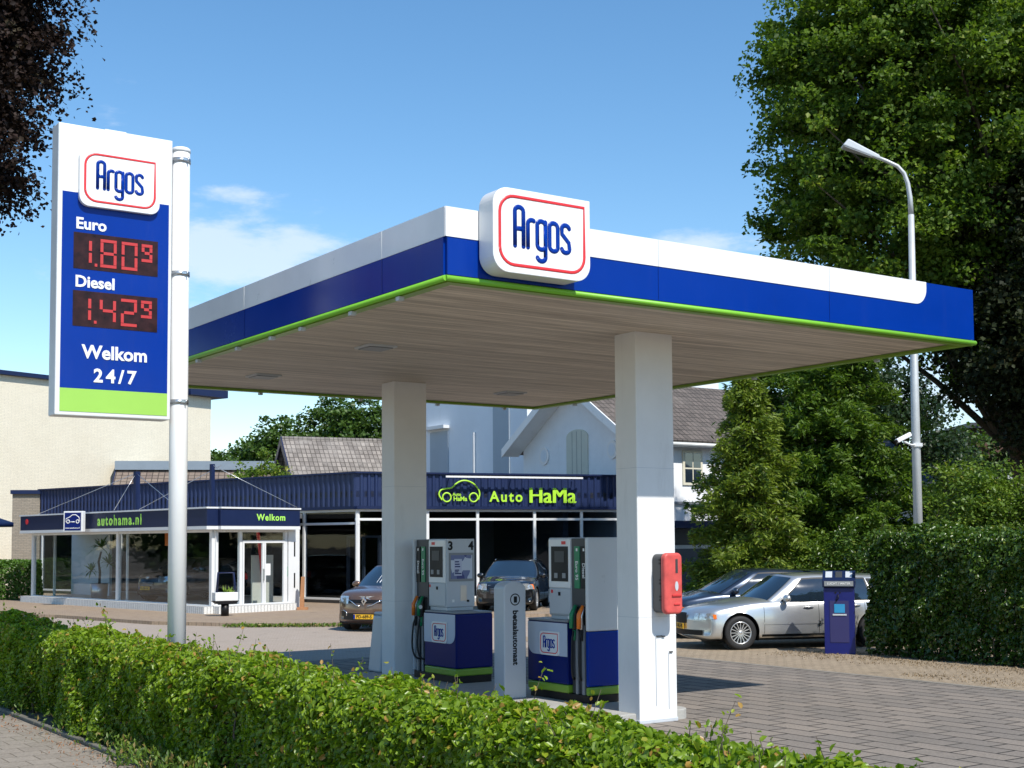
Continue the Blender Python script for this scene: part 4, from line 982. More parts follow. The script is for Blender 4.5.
# ================================================================== SHOWROOM
glass = glassmat('showroom_glass', (.92, .95, .96), .02); glass_d = glassmat('showroom_glass_dark', (.55, .6, .66), .03)
sr = thing('car_showroom', 'low car showroom with navy corrugated roof edge, glass front and white frames, lettered Auto HaMa', 'showroom', (0, 0, 0), 0)
frame = MATS['white_frame']; navy = MATS['navy']
def corr_mat():
    m = bpy.data.materials.new('corrugated_navy'); m.use_nodes = True; b = m.node_tree.nodes['Principled BSDF']; b.inputs['Base Color'].default_value = (.011, .024, .085, 1); b.inputs['Roughness'].default_value = .42
    t = m.node_tree; c = N(t, 'ShaderNodeTexCoord'); n = N(t, 'ShaderNodeTexNoise'); n.inputs['Scale'].default_value = 1.5; n.inputs['Detail'].default_value = 6; t.links.new(c.outputs['Object'], n.inputs[0]); r = N(t, 'ShaderNodeValToRGB'); e = r.color_ramp.elements; e[0].color = (.008, .018, .068, 1); e[1].color = (.015, .03, .10, 1); t.links.new(n.outputs[0], r.inputs[0]); t.links.new(r.outputs[0], b.inputs['Base Color']); return m
corr = corr_mat()
def wallframe(p0, p1):
    """matrix: local x along p0->p1, local -y outward (to the viewer side, right-hand of direction), origin p0"""
    d = Vector((p1[0] - p0[0], p1[1] - p0[1], 0)); L = d.length; d.normalize()
    return T((p0[0], p0[1], 0)) @ Matrix(((d.x, -d.y, 0, 0), (d.y, d.x, 0, 0), (0, 0, 1, 0), (0, 0, 0, 1))), L
def corrugated(M, L, z0, z1, y=0, pitch=.25, amp=.05):
    pts = []; n = int(L / pitch); 
    for i in range(n):
        x = i * pitch; pts += [(x, y), (x + pitch * .45, y), (x + pitch * .6, y - amp), (x + pitch * .85, y - amp)]
    pts.append((L, y)); b = MB()
    for a, c in zip(pts[:-1], pts[1:]): b.face([(a[0], a[1], z0), (c[0], c[1], z0), (c[0], c[1], z1), (a[0], a[1], z1)])
    return b.build('corrugated_fascia', corr, sr, M=M)
A_, Bc, Cr = (-19.95, 56.7), (-5.16, 44.35), (7.6, 49.3)
M1, L1 = wallframe(A_, Bc); M2, L2 = wallframe(Bc, Cr)
ZF0, ZF1 = 3.32, 4.40
for M, L in ((M1, L1), (M2, L2)):
    corrugated(M, L, ZF0, ZF1)
    b = MB(); b.box(-.05, L + (.05 if M is M1 else 0), -.10, .3, ZF1, ZF1 + .06); b.build('roof_cap', navy, sr, M=M)
    b = MB(); b.box(0, L, -.06, .25, ZF0 - .10, ZF0 - .003); b.build('fascia_trim', navy, sr, M=M)
# roof slab and back
inner = [(A_[0], A_[1]), (Bc[0], Bc[1]), (Cr[0], Cr[1]), (4.4, 60), (-12, 68)]
MB().prism(inner, ZF0 + .3, ZF0 + .5, 'z').build('roof_deck', MATS['dark_grey'], sr)
MB().prism([(x * .995, y + .1) for x, y in inner], 3.2, 3.3, 'z').build('ceiling', mat('ceiling_dark', (.10, .10, .10), .8), sr)
MB().prism([(-20.4, 57.2), (-5.2, 44.5), (7.4, 49.4), (4.4, 60), (-12, 68)], .10, .2, 'z').build('floor', mat('showroom_floor', (.07, .07, .07), .35), sr)
inwall = mat('inner_wall', (.12, .14, .17), .8)
for p, q in (((7.4, 49.4), (4.4, 60)), ((4.4, 60), (-12, 68)), ((-12, 68), (-20.4, 57.3))):
    M, L = wallframe(p, q); MB().box(0, L, 0, .2, .2, 3.2).build('wall', inwall, sr, M=M)
MB().box(0, .2, 0, 7, .2, 3.2).build('wall', inwall, sr, M=M2 @ T((7.6, .4, 0)))
# glazed main front along M2
def glazing(M, L, posts, z0, z1, zt=None, pw=.10, gm=None, base=True):
    b = MB()
    for x in posts: b.box(x - pw / 2, x + pw / 2, -.06, .06, z0, z1)
    b.split('post', frame, sr, M=M, bevel=.006)
    b = MB(); b.box(0, L, -.045, .045, z1 - .08, z1 - .003)
    if zt: b.box(0, L, -.05, .05, zt - .04, zt + .04)
    b.box(0, L, -.05, .05, z0, z0 + .07); b.split('window_rail', frame, sr, M=M, bevel=.004)
    for a, c in zip(posts[:-1], posts[1:]):
        g = MB(); g.box(a + pw / 2, c - pw / 2, -.008, .008, z0 + .07, (zt or z1) - .04 if zt else z1 - .08); g.build('window_pane', gm or glass_d, sr, M=M)
        if zt: g = MB(); g.box(a + pw / 2, c - pw / 2, -.008, .008, zt + .04, z1 - .08); g.build('window_pane', gm or glass_d, sr, M=M)
posts = [.06, 2.35, 4.8, 7.35, 9.0, 11.2, L2 - .06]
def m2x(px):   # along-wall coordinate on M2 seen at pixel column px in the photograph's survey
    k = (px - 512) / 1342; d = ((Cr[0] - Bc[0]) / L2, (Cr[1] - Bc[1]) / L2); return (k * Bc[1] - Bc[0]) / (d[0] - k * d[1])
posts = [.06, 1.9, m2x(428) , m2x(478), m2x(535), m2x(582), m2x(625), L2 - .06]
glazing(M2 @ T((0, .12, 0)), L2, posts, .2, ZF0 - .1, 2.88)
MB().box(0, L2, -.1, .18, .05, .197).build('threshold', MATS['concrete'], sr, M=M2)
# recessed entrance: left wing front between corner and pavilion
def m1x(px):
    k = (px - 512) / 1342; d = ((Bc[0] - A_[0]) / L1, (Bc[1] - A_[1]) / L1); return (k * A_[1] - A_[0]) / (d[0] - k * d[1])
xs = [m1x(302), m1x(320), m1x(347), L1 - .06]
M1b = M1 @ T((0, .12, 0))
glazing(M1b, L1, [.06, L1 * .3, xs[0], L1 - .06], .2, ZF0 - .1, 2.75)
# entrance door leaves set behind the glass
M1d = M1 @ T((0, 1.2, 0)); dx0, dx1 = m1x(318) + .2, m1x(349) + .2
b = MB()
for x in (dx0, (dx0 + dx1) / 2, dx1): b.box(x - .05, x + .05, -.04, .04, .2, 2.35)
b.box(dx0, dx1, -.038, .038, 2.27, 2.35); dr = b.build('entrance_door', MATS['mid_grey'], sr, M=M1d)
MB().box(dx0 + .45, dx0 + .62, -.06, -.045, 1.35, 1.75).build('notice', MATS['white_panel'], dr, M=M1d)
# brick end of the left wing
brickw = brickmat('buff_bricks', (.33, .28, .22), (.27, .23, .18), (.2, .18, .15), .22, .07, .01, vert='x', patch=.3, patchc=(.3, .26, .2), bump=.3)
MB().box(-1.12, .0, -.02, .3, -.05, 4.25).build('brick_wall', brickw, sr, M=T((A_[0], A_[1], 0)) @ Matrix.Rotation(R_(8), 4, 'Z'))
MB().box(-1.18, .4, -.14, .35, 4.253, 4.42).build('roof_cap', navy, sr, M=T((A_[0], A_[1], 0)) @ Matrix.Rotation(R_(8), 4, 'Z'))
# --- glass pavilion
PL, PP, PR = (-17.1, 48.0), (-8.67, 39.0), (-6.80, 41.05)
MA, LA = wallframe(PL, PP); MBm, LB = wallframe(PP, PR)
whiteb = brickmat('white_kerb_bricks', (.74, .74, .72), (.68, .68, .66), (.45, .45, .44), .08, .3, .012, vert='x', patch=.15, patchc=(.4, .38, .34), offset=0, bump=.4)
pinn = [(PL[0], PL[1]), (PP[0], PP[1]), (PR[0], PR[1]), (-7.2, 46.0), (-15.9, 53.1)]
MB().prism(pinn, .02, .26, 'z').build('floor', mat('pavilion_floor', (.42, .40, .36), .5), sr)
for M, L in ((MA, LA), (MBm, LB)):
    MB().box(-.3 if M is MA else -.02, L + .02, -.32, -.0, .0, .30).build('plinth', whiteb, sr, M=M)
    MB().box(-.35 if M is MA else .0, L + (.20 if M is MA else .12), -.34, .1, 2.62, 3.12).build('pavilion_fascia', navy, sr, M=M, bevel=.01)
    MB().box(-.38 if M is MA else .0, L + (.22 if M is MA else .14), -.37, .1, 3.122, 3.17).build('pavilion_rim', frame, sr, M=M)
    MB().box(-.36 if M is MA else .0, L + (.21 if M is MA else .12), -.355, .1, 2.52, 2.617).build('pavilion_rim', frame, sr, M=M)
MB().prism(pinn, 2.95, 3.10, 'z').build('pavilion_roof', MATS['mid_grey'], sr)
MB().prism([(PL[0] + .2, PL[1] + .2), (PP[0], PP[1] + .3), (PR[0] - .2, PR[1] + .1), (-7.4, 45.6), (-15.9, 52.8)], 2.56, 2.6, 'z').build('ceiling', mat('pavilion_ceiling', (.4, .38, .34), .8), sr)
def mx_(M0, p0, p1, px):
    k = (px - 512) / 1342; L = math.hypot(p1[0] - p0[0], p1[1] - p0[1]); d = ((p1[0] - p0[0]) / L, (p1[1] - p0[1]) / L); return (k * p0[1] - p0[0]) / (d[0] - k * d[1])
pa = [.05, mx_(MA, PL, PP, 119), LA - .07]
glazing(MA, LA, pa, .262, 2.52, None, .14, glass)
b = MB(); b.box(.55, .62, .5, .57, .26, 2.52); b.box(pa[1] + .32, pa[1] + .38, .1, .16, .262, 2.52); b.split('inner_post', frame, sr, M=MA)
pb = [.08, mx_(MBm, PP, PR, 240), mx_(MBm, PP, PR, 285), LB - .05]
glazing(MBm, LB, pb, .262, 2.52, None, .09, glass)
MB().box(LB - .06, LB + .34, -.05, .08, .1, 2.52).build('end_panel', frame, sr, M=MBm, bevel=.006)
# glass door between pb[1], pb[2]
b = MB(); m0, m1 = pb[1] + .05, pb[2] - .05; mm_ = (m0 + m1) / 2
for x in (m0 + .03, mm_ - .035, mm_ + .035, m1 - .03): b.box(x - .03, x + .03, -.07, .0 - .01, .27, 2.12)
b.box(m0, m1, -.072, -.012, 2.12, 2.2); b.box(m0, m1, -.072, -.012, .263, .33); d_ = b.build('glass_door', frame, sr, M=MBm)
MB().box(mm_ - .05, mm_ - .03, -.13, -.073, 1.0, 1.35).build('handle', MATS['steel'], d_, M=MBm)
MB().box(mm_ + .1, mm_ + .27, -.02, -.012, 1.15, 1.5).build('notice', MATS['white_panel'], d_, M=MBm)
MB().box(m1 + .12, m1 + .25, -.03, -.012, 1.1, 1.4).build('notice', MATS['green_plastic'], sr, M=MBm)
MB().box(m1 + .32, m1 + .45, -.03, -.012, 1.25, 1.55).build('notice', MATS['white_panel'], sr, M=MBm)
for z in (.75, 1.7): MB().box(LB + .12, LB + .17, -.056, -.0505, z, z + .45).build('slot_handle', MATS['black'], sr, M=MBm)
# interior partitions: pale wall behind the yucca, beige board, red stripe
def mxd(px, dep):
    o = MA @ Vector((0, dep, 0)); return mx_(MA, (o.x, o.y), (o.x + PP[0] - PL[0], o.y + PP[1] - PL[1]), px)
MB().box(mxd(72, 2.2), mxd(110, 2.2), 2.2, 2.3, .262, 2.55).build('partition', mat('partition_blue', (.60, .67, .72), .7), sr, M=MA)
MB().box(pb[2] - .55, pb[2] + .25, .9, .96, .262, 1.75).build('display_board', mat('beige_board', (.55, .52, .44), .7), sr, M=MBm)
b = MB(); b.hexa([(pb[2] - .20, .80, .8), (pb[2] - .13, .80, .8), (pb[2] - .13, .85, .8), (pb[2] - .20, .85, .8), (pb[2] - .45, .80, 2.5), (pb[2] - .36, .80, 2.5), (pb[2] - .36, .85, 2.5), (pb[2] - .45, .85, 2.5)]); b.build('stripe', MATS['red_trim'], sr, M=MBm)
MB().box(pa[1] + .8, pa[1] + 1.0, 1.2, 1.25, 2.05, 2.5).build('pennant', MATS['orange'], sr, M=MA)
# signs on the building (lettering belongs to the building)
sg = mat('letter_green', (.42, .85, .12), .4)
text('lettering', 'autohama.nl', .46, sg, sr, MA @ T((mx_(MA, PL, PP, 129), -.346, 2.86)), bold=.012, spacing=1.32)
text('lettering', 'Welkom', .27, sg, sr, MBm @ T((mx_(MBm, PP, PR, 264), -.346, 2.87)), bold=.006, spacing=1.15)
text('lettering', 'Auto', .50, mat('letter_lime', (.45, .80, .05), .4), sr, M2 @ T((m2x(505), -.10, 3.64)), bold=.012, spacing=1.25)
hm = text('lettering', 'HaMa', .76, MATS['letter_lime'], sr, M2 @ T((m2x(551), -.10, 3.68)))
b = MB()
for dx, dy in ((0, 0), (-.022, -.005), (.022, -.010)):
    c = hm.data.copy(); c.transform(M2 @ T((dx, dy, 0)) @ M2.inverted()); b.bm.from_mesh(c); bpy.data.meshes.remove(c)
b.bm.to_mesh(hm.data); b.bm.free()
x0 = m2x(459)
def cc(pts, s=1): return [(x * s, z * s) for x, z in pts]
strokes('car_outline', [chaikin(cc([(-.66, -.22), (-.78, -.05), (-.70, .12), (-.50, .16), (-.30, .17), (-.12, .36), (.12, .45), (.38, .40), (.60, .24), (.72, .02), (.66, -.20)])), cc(arc(-.48, -.14, .15, 0, 340, 14)), cc(arc(.48, -.14, .15, 0, 340, 14))], .055, MATS['letter_lime'], sr, M2 @ T((x0, -.10, 3.76)), depth=.02, closed=[False, True, True])
text('lettering', 'Auto', .15, MATS['letter_lime'], sr, M2 @ T((x0 - .12, -.10, 3.72)), bold=.003); text('lettering', 'HaMa', .21, MATS['letter_lime'], sr, M2 @ T((x0 + .0, -.10, 3.57)), bold=.005)
MB().box(m2x(442), m2x(578), -.42, -.34, 4.28, 4.34).build('light_tube', MATS['white_panel'], sr, M=M2)
b = MB()
for x in (m2x(448), m2x(510), m2x(572)): b.box(x - .02, x + .02, -.34, -.1, 4.30, 4.33)
b.split('tube_bracket', navy, sr, M=M2)
# masts and stays on the pavilion roof
b = MB(); xm = mx_(MA, PL, PP, 124); b.box(xm - .09, xm + .09, .35, .5, 3.17, 4.45); b.build('roof_mast', navy, sr, M=MA)
b = MB(); xm2 = .25; b.box(xm2 - .06, xm2 + .06, .4, .5, 3.17, 4.45); b.build('roof_mast', navy, sr, M=MBm)
b = MB(); b.tube([(xm, .4, 4.4), (.6, -.1, 3.2)], .010, 5); b.tube([(xm, .4, 4.4), (xm + 3.6, -.1, 3.2)], .010, 5); b.tube([(xm, .4, 4.4), (xm - .3, -.2, 3.2)], .010, 5); b.tube([(LA - .1, .3, 4.4), (xm + 1.2, -.1, 3.2)], .010, 5); b.split('stay_cable', MATS['steel'], sr, M=MA)
b = MB(); b.tube([(xm2, .4, 4.4), (LB + .2, -.1, 3.2)], .010, 5); b.build('stay_cable', MATS['steel'], sr, M=MBm)
# projecting box sign with car outline
xs_ = mx_(MA, PL, PP, 96); Ms = MA @ T((xs_, -.75, 2.86)) @ Matrix.Rotation(R_(30), 4, 'Z')
bs_ = MB().box(-.36, .36, -.09, .09, -.34, .34).build('projecting_sign', frame, sr, M=Ms, bevel=.02)
MB().box(-.30, .31, -.10, -.0905, -.29, .29).build('sign_face', MATS['dark_blue'], bs_, M=Ms)
strokes('car_outline', [cc([(-.26, -.02), (-.24, .08), (-.12, .12), (.0, .20), (.12, .20), (.24, .12), (.27, .0)]), cc(arc(-.17, -.02, .055, 0, 340, 10)), cc(arc(.19, -.02, .055, 0, 340, 10)), [(-.08, -.03), (.07, -.03)]], .03, MATS['white_panel'], bs_, Ms @ T((0, -.105, .02)), depth=.006, closed=[False, True, True, False])
text('lettering', 'www.autohama.nl', .075, MATS['white_panel'], bs_, Ms @ T((0, -.102, -.21)))
MB().cyl((.22, -.36, 2.93), .1, .1, 12, 'y').build('alarm_lamp', MATS['red_trim'], sr, M=MA)

# potted yucca inside the pavilion
yc = thing('potted_yucca', 'tall yucca with spiky leaves in a steel pot behind the showroom glass', 'plant', tuple((MA @ Vector((mxd(100, .8), .8, .262)))), 0)
MB().lathe([(0, 0), (.26, 0), (.30, .52), (.27, .52), (.25, .46), (0, .46)], 24, 'z').build('pot', MATS['steel'], yc)
MB().tube([(0, 0, .4), (.02, 0, .9), (-.03, 0, 1.25), (.05, 0, 1.6)], [.05, .04, .04, .03], 8).build('trunk', MATS['bark'], yc)
rg = np.random.default_rng(3); b = MB()
for (cx, cz, nn, ll) in ((-.28, .95, 26, .5), (.05, 1.75, 40, .62), (.32, 1.2, 30, .55)):
    for i in range(nn):
        a = rg.uniform(0, 6.28); el = rg.uniform(-.5, 1.4); d = Vector((math.cos(a) * math.cos(el), math.sin(a) * math.cos(el), math.sin(el))); c = Vector((cx, 0, cz)); sdv = d.cross(Vector((0, 0, 1))).normalized() * .022; l_ = ll * rg.uniform(.7, 1.1)
        m_ = c + d * l_ * .6; e_ = c + d * l_ + Vector((0, 0, -.22 * l_)); b.face([c - sdv, c + sdv, m_ + sdv]); b.face([c - sdv, m_ + sdv, m_ - sdv]); b.face([m_ - sdv, m_ + sdv, e_])
b.build('leaves', mat('yucca_leaf', (.09, .20, .04), .45, var=.3), yc, recalc=False)

# planter stand outside the showroom corner
pl = thing('planter_stand', 'white trough planter with blue frame on a black foot outside the showroom door', 'planter', (-8.05, 37.7, .09), R_(30))
MB().cyl((0, 0, 0), .11, .34, 16).build('foot', MATS['black'], pl)
MB().prism([(-.36, .42), (-.25, .34), (.25, .34), (.36, .42)], -.15, .15, 'y').build('tray', MATS['black'], pl)
MB().box(-.33, .33, -.16, .16, .423, .66).build('trough', MATS['white_frame'], pl, bevel=.015)
b = MB(); b.tube([(-.24, 0, .66), (-.20, 0, 1.2), (.24, 0, 1.2), (.31, 0, .5)], .035, 6); b.build('hoop', navy, pl)
b = MB()
for i in range(26):
    x = rg.uniform(-.05, .22); h_ = rg.uniform(.06, .24); b.face([(x - .02, rg.uniform(-.1, .1), .66), (x + .02, 0, .66), (x + rg.uniform(-.1, .1), rg.uniform(-.1, .1), .66 + h_)])
b.build('flowers', mat('planter_leaf', (.2, .3, .04), .5), pl, recalc=False)
wp_ = thing('wooden_post', 'short bare timber post leaning at the showroom corner', 'post', (-6.42, 40.9, .09), 0)
MB().hexa([(-.05, -.05, 0), (.08, -.05, 0), (.08, .05, 0), (-.05, .05, 0), (.0, -.05, 1.0), (.1, -.05, 1.0), (.1, .05, 1.0), (.0, .05, 1.0)]).build('post', MATS['wood_post'], wp_)
MB().box(-.12, .2, -.1, .1, 0, .08).build('foot_block', MATS['wood_post'], wp_)

# ================================================================== BUILDINGS BEHIND
def tiles_mat(name, c1, c2, cm, rw=.3, rh=.22, moss=.5, mossc=(.12, .11, .06)):
    return brickmat(name, c1, c2, cm, rw, rh, .022, vert=None, patch=moss, patchc=mossc, bump=1.0, offset=0, rough=.8)
tile_grey = tiles_mat('weathered_tiles', (.30, .265, .235), (.17, .15, .135), (.08, .07, .06), .22, .30, .75, (.36, .33, .30))
tile_dark = tiles_mat('dark_brown_tiles', (.15, .125, .11), (.10, .085, .075), (.04, .035, .03), .24, .30, .6, (.19, .165, .145))
tile_brown = tiles_mat('brown_tiles', (.24, .19, .15), (.17, .13, .11), (.05, .04, .035), .30, .30, .3, (.2, .17, .12))
slate = tiles_mat('slate_roof', (.07, .08, .10), (.055, .062, .08), (.025, .027, .03), .3, .2, .3, (.09, .1, .11))
def roofplane(name, M, L, run, rise, m, parent, th=.14):
    """sloping slab: local x along eave, rises along +y"""
    sl_ = math.hypot(run, rise); Mr = M @ Matrix.Rotation(math.atan2(rise, run), 4, 'X')
    o = MB().box(0, L, 0, sl_, -th, 0).build(name, m, parent); o.matrix_local = Mr; return o
# cream building at the left
cream = thing('cream_building', 'plain windowless cream-painted brick building at the left edge behind the showroom', 'building', (-24.9, 62.5, 0), 0)
creamb = brickmat('cream_bricks', (.74, .68, .54), (.71, .65, .51), (.62, .57, .46), .22, .07, .008, vert='x', patch=.25, patchc=(.58, .52, .40), bump=.35)
cdir = Vector((.573, .819)); Mc = Matrix.Rotation(math.atan2(cdir.y, cdir.x), 4, 'Z')
MB().box(-6, 14.3, 0, 10, 0, 10.2).build('wall', creamb, cream, M=Mc)
MB().box(-6.3, 14.0, -.25, 10.3, 10.203, 10.4).build('roof_edge', MATS['navy'], cream, M=Mc)
MB().box(12.4, 15.1, -.5, 10.3, 10.21, 10.62).build('roof_overhang', MATS['navy'], cream, M=Mc)
# blue-white building behind the showroom
bw = thing('pale_building', 'pale blue-white rendered building with recessed grey panels above the showroom roof', 'building', (.65, 56.5, 0), YAW)
MB().box(-8, 0, 0, 12, 0, 11).build('wall', mat('pale_render', (.70, .74, .78), .7, var=.03), bw, M=Matrix.Rotation(R_(90), 4, 'Z') @ T((0, 0, 0)) if False else ID) if False else None
pr = mat('pale_render', (.76, .80, .84), .7, var=.05, vscale=.5, grime=.12); pg = mat('grey_panel', (.36, .42, .47), .6, var=.05, vscale=1)
MB().box(0, 11, 0, 9.5, 0, 11).build('wall', pr, bw)
b = MB(); b.box(-.05, -.003, 1.3, 2.55, 3.6, 11); b.build('wall_panel', pg, bw)
b = MB(); b.box(-.05, -.003, 6.3, 7.9, 3.6, 7.25); b.build('wall_panel', pg, bw)
b = MB(); b.box(-.35, -.003, 6.2, 8.2, 7.35, 7.5); b.build('canopy_hood', MATS['white_frame'], bw)
b = MB(); b.box(-.12, -.003, 4.0, 4.1, 4, 7); b.build('downpipe', MATS['white_frame'], bw)
b = MB(); b.box(-1.6, -1.2, 4.3, 4.8, 4.46, 4.85); b.tube([(-1.4, 5.2, 4.4), (-1.4, 5.2, 4.8)], .12, 8); b.build('roof_vent', MATS['white_frame'], bw)
# white gabled house
wh = thing('white_house', 'white gabled house with arched shutter, round windows and grey tiled roof', 'house', (2.46, 50.0, 0), YAW)
GH = 3.55; ZE, ZA = 5.75, 8.05
wr_ = mat('white_render', (.84, .85, .86), .7, var=.04, grime=.12)
MB().prism([(-GH, 0), (GH, 0), (GH, ZE), (0, ZA), (-GH, ZE)], 0, 13, 'x').build('wall', wr_, wh)
def rslab(y0, z0, y1, z1, x0, x1, m, name):
    n_ = Vector((0, -(z1 - z0), (y1 - y0))).normalized() * .16
    if n_.z < 0: n_ = -n_
    return MB().hexa([(x0, y0, z0), (x1, y0, z0), (x1, y1, z1), (x0, y1, z1)] + [(x, y + n_.y, z + n_.z) for x, y, z in ((x0, y0, z0), (x1, y0, z0), (x1, y1, z1), (x0, y1, z1))]).build(name, m, wh)
sl_ = (ZA - ZE) / GH; ov = .35
rslab(-GH - ov, ZE - ov * sl_ + .02, 0, ZA + .02, -.75, 13.2, tile_dark, 'roof'); rslab(GH + ov, ZE - ov * sl_ + .02, 0, ZA + .02, -.75, 13.2, tile_dark, 'roof')
def barge(s):
    n0 = (s * (GH + ov), ZE - ov * sl_ - .10); n1 = (0, ZA - .10)
    MB().hexa([(-.82, n0[0], n0[1]), (-.752, n0[0], n0[1]), (-.752, n1[0], n1[1]), (-.82, n1[0], n1[1]), (-.82, n0[0], n0[1] + .32), (-.752, n0[0], n0[1] + .32), (-.752, n1[0], n1[1] + .32), (-.82, n1[0], n1[1] + .32)]).build('bargeboard', MATS['white_panel'], wh)
barge(1); barge(-1)
for s in (1, -1):
    y0, z0 = s * (GH + ov), ZE - ov * sl_ - .04; y1, z1 = 0, ZA - .04
    MB().hexa([(-.75, y0, z0 - .02), (-.004, y0, z0 - .02), (-.004, y1, z1 - .02), (-.75, y1, z1 - .02), (-.75, y0, z0 + .04), (-.004, y0, z0 + .04), (-.004, y1, z1 + .04), (-.75, y1, z1 + .04)]).build('soffit', MATS['white_panel'], wh)
MB().prism([(-.65, 4.0), (.65, 4.0), (.65, 6.0)] + [(.65 * math.cos(R_(a)), 6.0 + .28 * math.sin(R_(a))) for a in range(15, 166, 15)] + [(-.65, 6.0)], -.05, -.003, 'x').build('shutter', mat('shutter_cream', (.62, .62, .52), .6, var=.05), wh)
b = MB(); b.box(-.06, -.051, -.008, .008, 4.0, 6.2); b.box(-.06, -.051, .28, .29, 4.0, 6.2); b.box(-.06, -.051, -.29, -.28, 4.0, 6.2); b.build('shutter_joint', MATS['mid_grey'], wh)
for y in (2.1, -2.1):
    MB().prism([(y + .30 * math.cos(R_(a)), 5.4 + .34 * math.sin(R_(a))) for a in range(0, 360, 18)], -.06, -.003, 'x').build('round_window', MATS['white_panel'], wh)
    MB().prism([(y + .20 * math.cos(R_(a)), 5.4 + .24 * math.sin(R_(a))) for a in range(0, 360, 18)], -.07, -.061, 'x').build('blind', pr, wh)
# long side with windows, gutter, lower shop band
for x in (2.0, 5.5, 9.0):
    f = MB().box(x, x + .95, -GH - .05, -GH - .003, 4.1, 5.35).build('window', mat('cream_frame', (.68, .64, .5), .5), wh)
    b = MB(); b.box(x + .10, x + .45, -GH - .058, -GH - .0505, 4.2, 4.68); b.box(x + .5, x + .85, -GH - .058, -GH - .0505, 4.2, 4.68); b.box(x + .10, x + .45, -GH - .058, -GH - .0505, 4.74, 5.25); b.box(x + .5, x + .85, -GH - .058, -GH - .0505, 4.74, 5.25); b.build('pane', MATS['car_glass'], f)
b = MB(); b.tube([(-.7, -GH - ov - .06, ZE - ov * sl_), (13.2, -GH - ov - .06, ZE - ov * sl_)], .09, 8); b.build('gutter', MATS['galv'], wh)
MB().box(0, 13, -GH - .10, -GH - .003, 3.42, 3.5).build('string_course', MATS['mid_grey'], wh)
MB().box(.5, 10, -GH - 1.0, -GH - .003, 2.55, 2.80).build('shop_band', navy, wh)
MB().box(.5, 10, -GH - .12, -GH - .004, 1.95, 2.54).build('upper_light', MATS['dark_grey'], wh)
MB().box(.5, 10, -GH - .2, -GH - .004, 1.82, 1.945).build('shop_rail', MATS['white_frame'], wh)
MB().box(.6, 9.9, -GH - .1, -GH - .004, 0, 1.818).build('shop_window', MATS['car_glass'], wh)
# small slate-roofed house at the right
def gable_house(name, label, cat, loc, rz, W_, D_, ze, za, wallm, roofm, ov=.35, extra=None, bargem=None):
    t = thing(name, label, cat, loc, rz)
    MB().prism([(0, 0), (D_, 0), (D_, ze), (D_ / 2, za), (0, ze)], 0, W_, 'x').build('wall', wallm, t)
    s = (za - ze) / (D_ / 2); th = .16; a_ = math.atan(s)
    for sgn in (0, 1):
        L = math.hypot(D_ / 2 + ov, (D_ / 2 + ov) * s)
        o = MB().box(-ov, W_ + ov, 0, L, .01, th).build('roof', roofm, t)
        if sgn == 0: o.matrix_local = T((0, -ov, ze - ov * s)) @ Matrix.Rotation(a_, 4, 'X')
        else: o.matrix_local = T((W_, D_ + ov, ze - ov * s)) @ Matrix.Rotation(math.pi, 4, 'Z') @ Matrix.Rotation(a_, 4, 'X')
    if bargem:
        for y0, y1 in ((-ov, D_ / 2), (D_ + ov, D_ / 2)):
            for x in (-ov - .06, W_ + ov + .005):
                z0, z1 = ze - ov * s, za; MB().hexa([(x, y0, z0 - .15), (x + .055, y0, z0 - .15), (x + .055, y1, z1 - .15), (x, y1, z1 - .15), (x, y0, z0 + .25), (x + .055, y0, z0 + .25), (x + .055, y1, z1 + .25), (x, y1, z1 + .25)]).build('bargeboard', bargem, t)
    b = MB(); b.tube([(-ov, D_ / 2, za + th * .9), (W_ + ov, D_ / 2, za + th * .9)], .12, 6); b.build('ridge', roofm, t)
    return t
slh = thing('slate_house', 'white house with dark hipped slate roof half hidden behind the conifers and lamp post', 'house', (0, 0, 0), 0)
MB().box(10.0, 12.9, 42.6, 48.4, 0, 3.95).build('wall', wr_, slh)
b = MB(); A4 = [(9.6, 42.2, 3.9), (13.4, 42.2, 3.9), (13.4, 48.8, 3.9), (9.6, 48.8, 3.9)]; r0, r1 = (10.9, 45.5, 5.95), (12.25, 45.5, 5.95)
b.face([A4[0], A4[1], r1, r0]); b.face([A4[1], A4[2], r1]); b.face([A4[2], A4[3], r0, r1]); b.face([A4[3], A4[0], r0]); b.face(A4[::-1]); b.build('roof', slate, slh)
MB().box(9.65, 13.35, 42.1, 42.25, 3.74, 3.89).build('gutter', MATS['white_frame'], slh)
th1 = gable_house('tiled_house', 'steep house roof of weathered grey-brown tiles with dark blue bargeboards above the showroom', 'house', (-9.35, 61.0, 0), R_(24), 16, 6.5, 3.6, 6.95, mat('dark_brick', (.09, .07, .06), .85), tile_grey, bargem=MATS['navy'])
th2 = gable_house('outbuilding', 'low outbuilding with brown pantile roof and a skylight, left of the tiled house', 'house', (-19.5, 66.0, 0), R_(8), 9.3, 6, 4.0, 6.1, mat('dark_brick', (.09, .07, .06), .85), tile_brown, bargem=MATS['navy'])
MB().box(-.4, 9.8, 2.2, 4.5, 5.9, 6.35).build('flat_ridge', mat('lead_grey', (.22, .27, .32), .5), th2)
sk = MB().box(3.55, 4.9, -.04, 1.0, .165, .24).build('skylight', MATS['mid_grey'], th2); sk.matrix_local = T((0, -.1, 4.02)) @ Matrix.Rotation(math.atan2(2.1, 3), 4, 'X') @ T((0, .75, 0))
sp = MB().box(3.65, 4.8, .06, .9, .242, .25).build('pane', mat('sky_pane', (.35, .45, .55), .1, coat=1), sk)
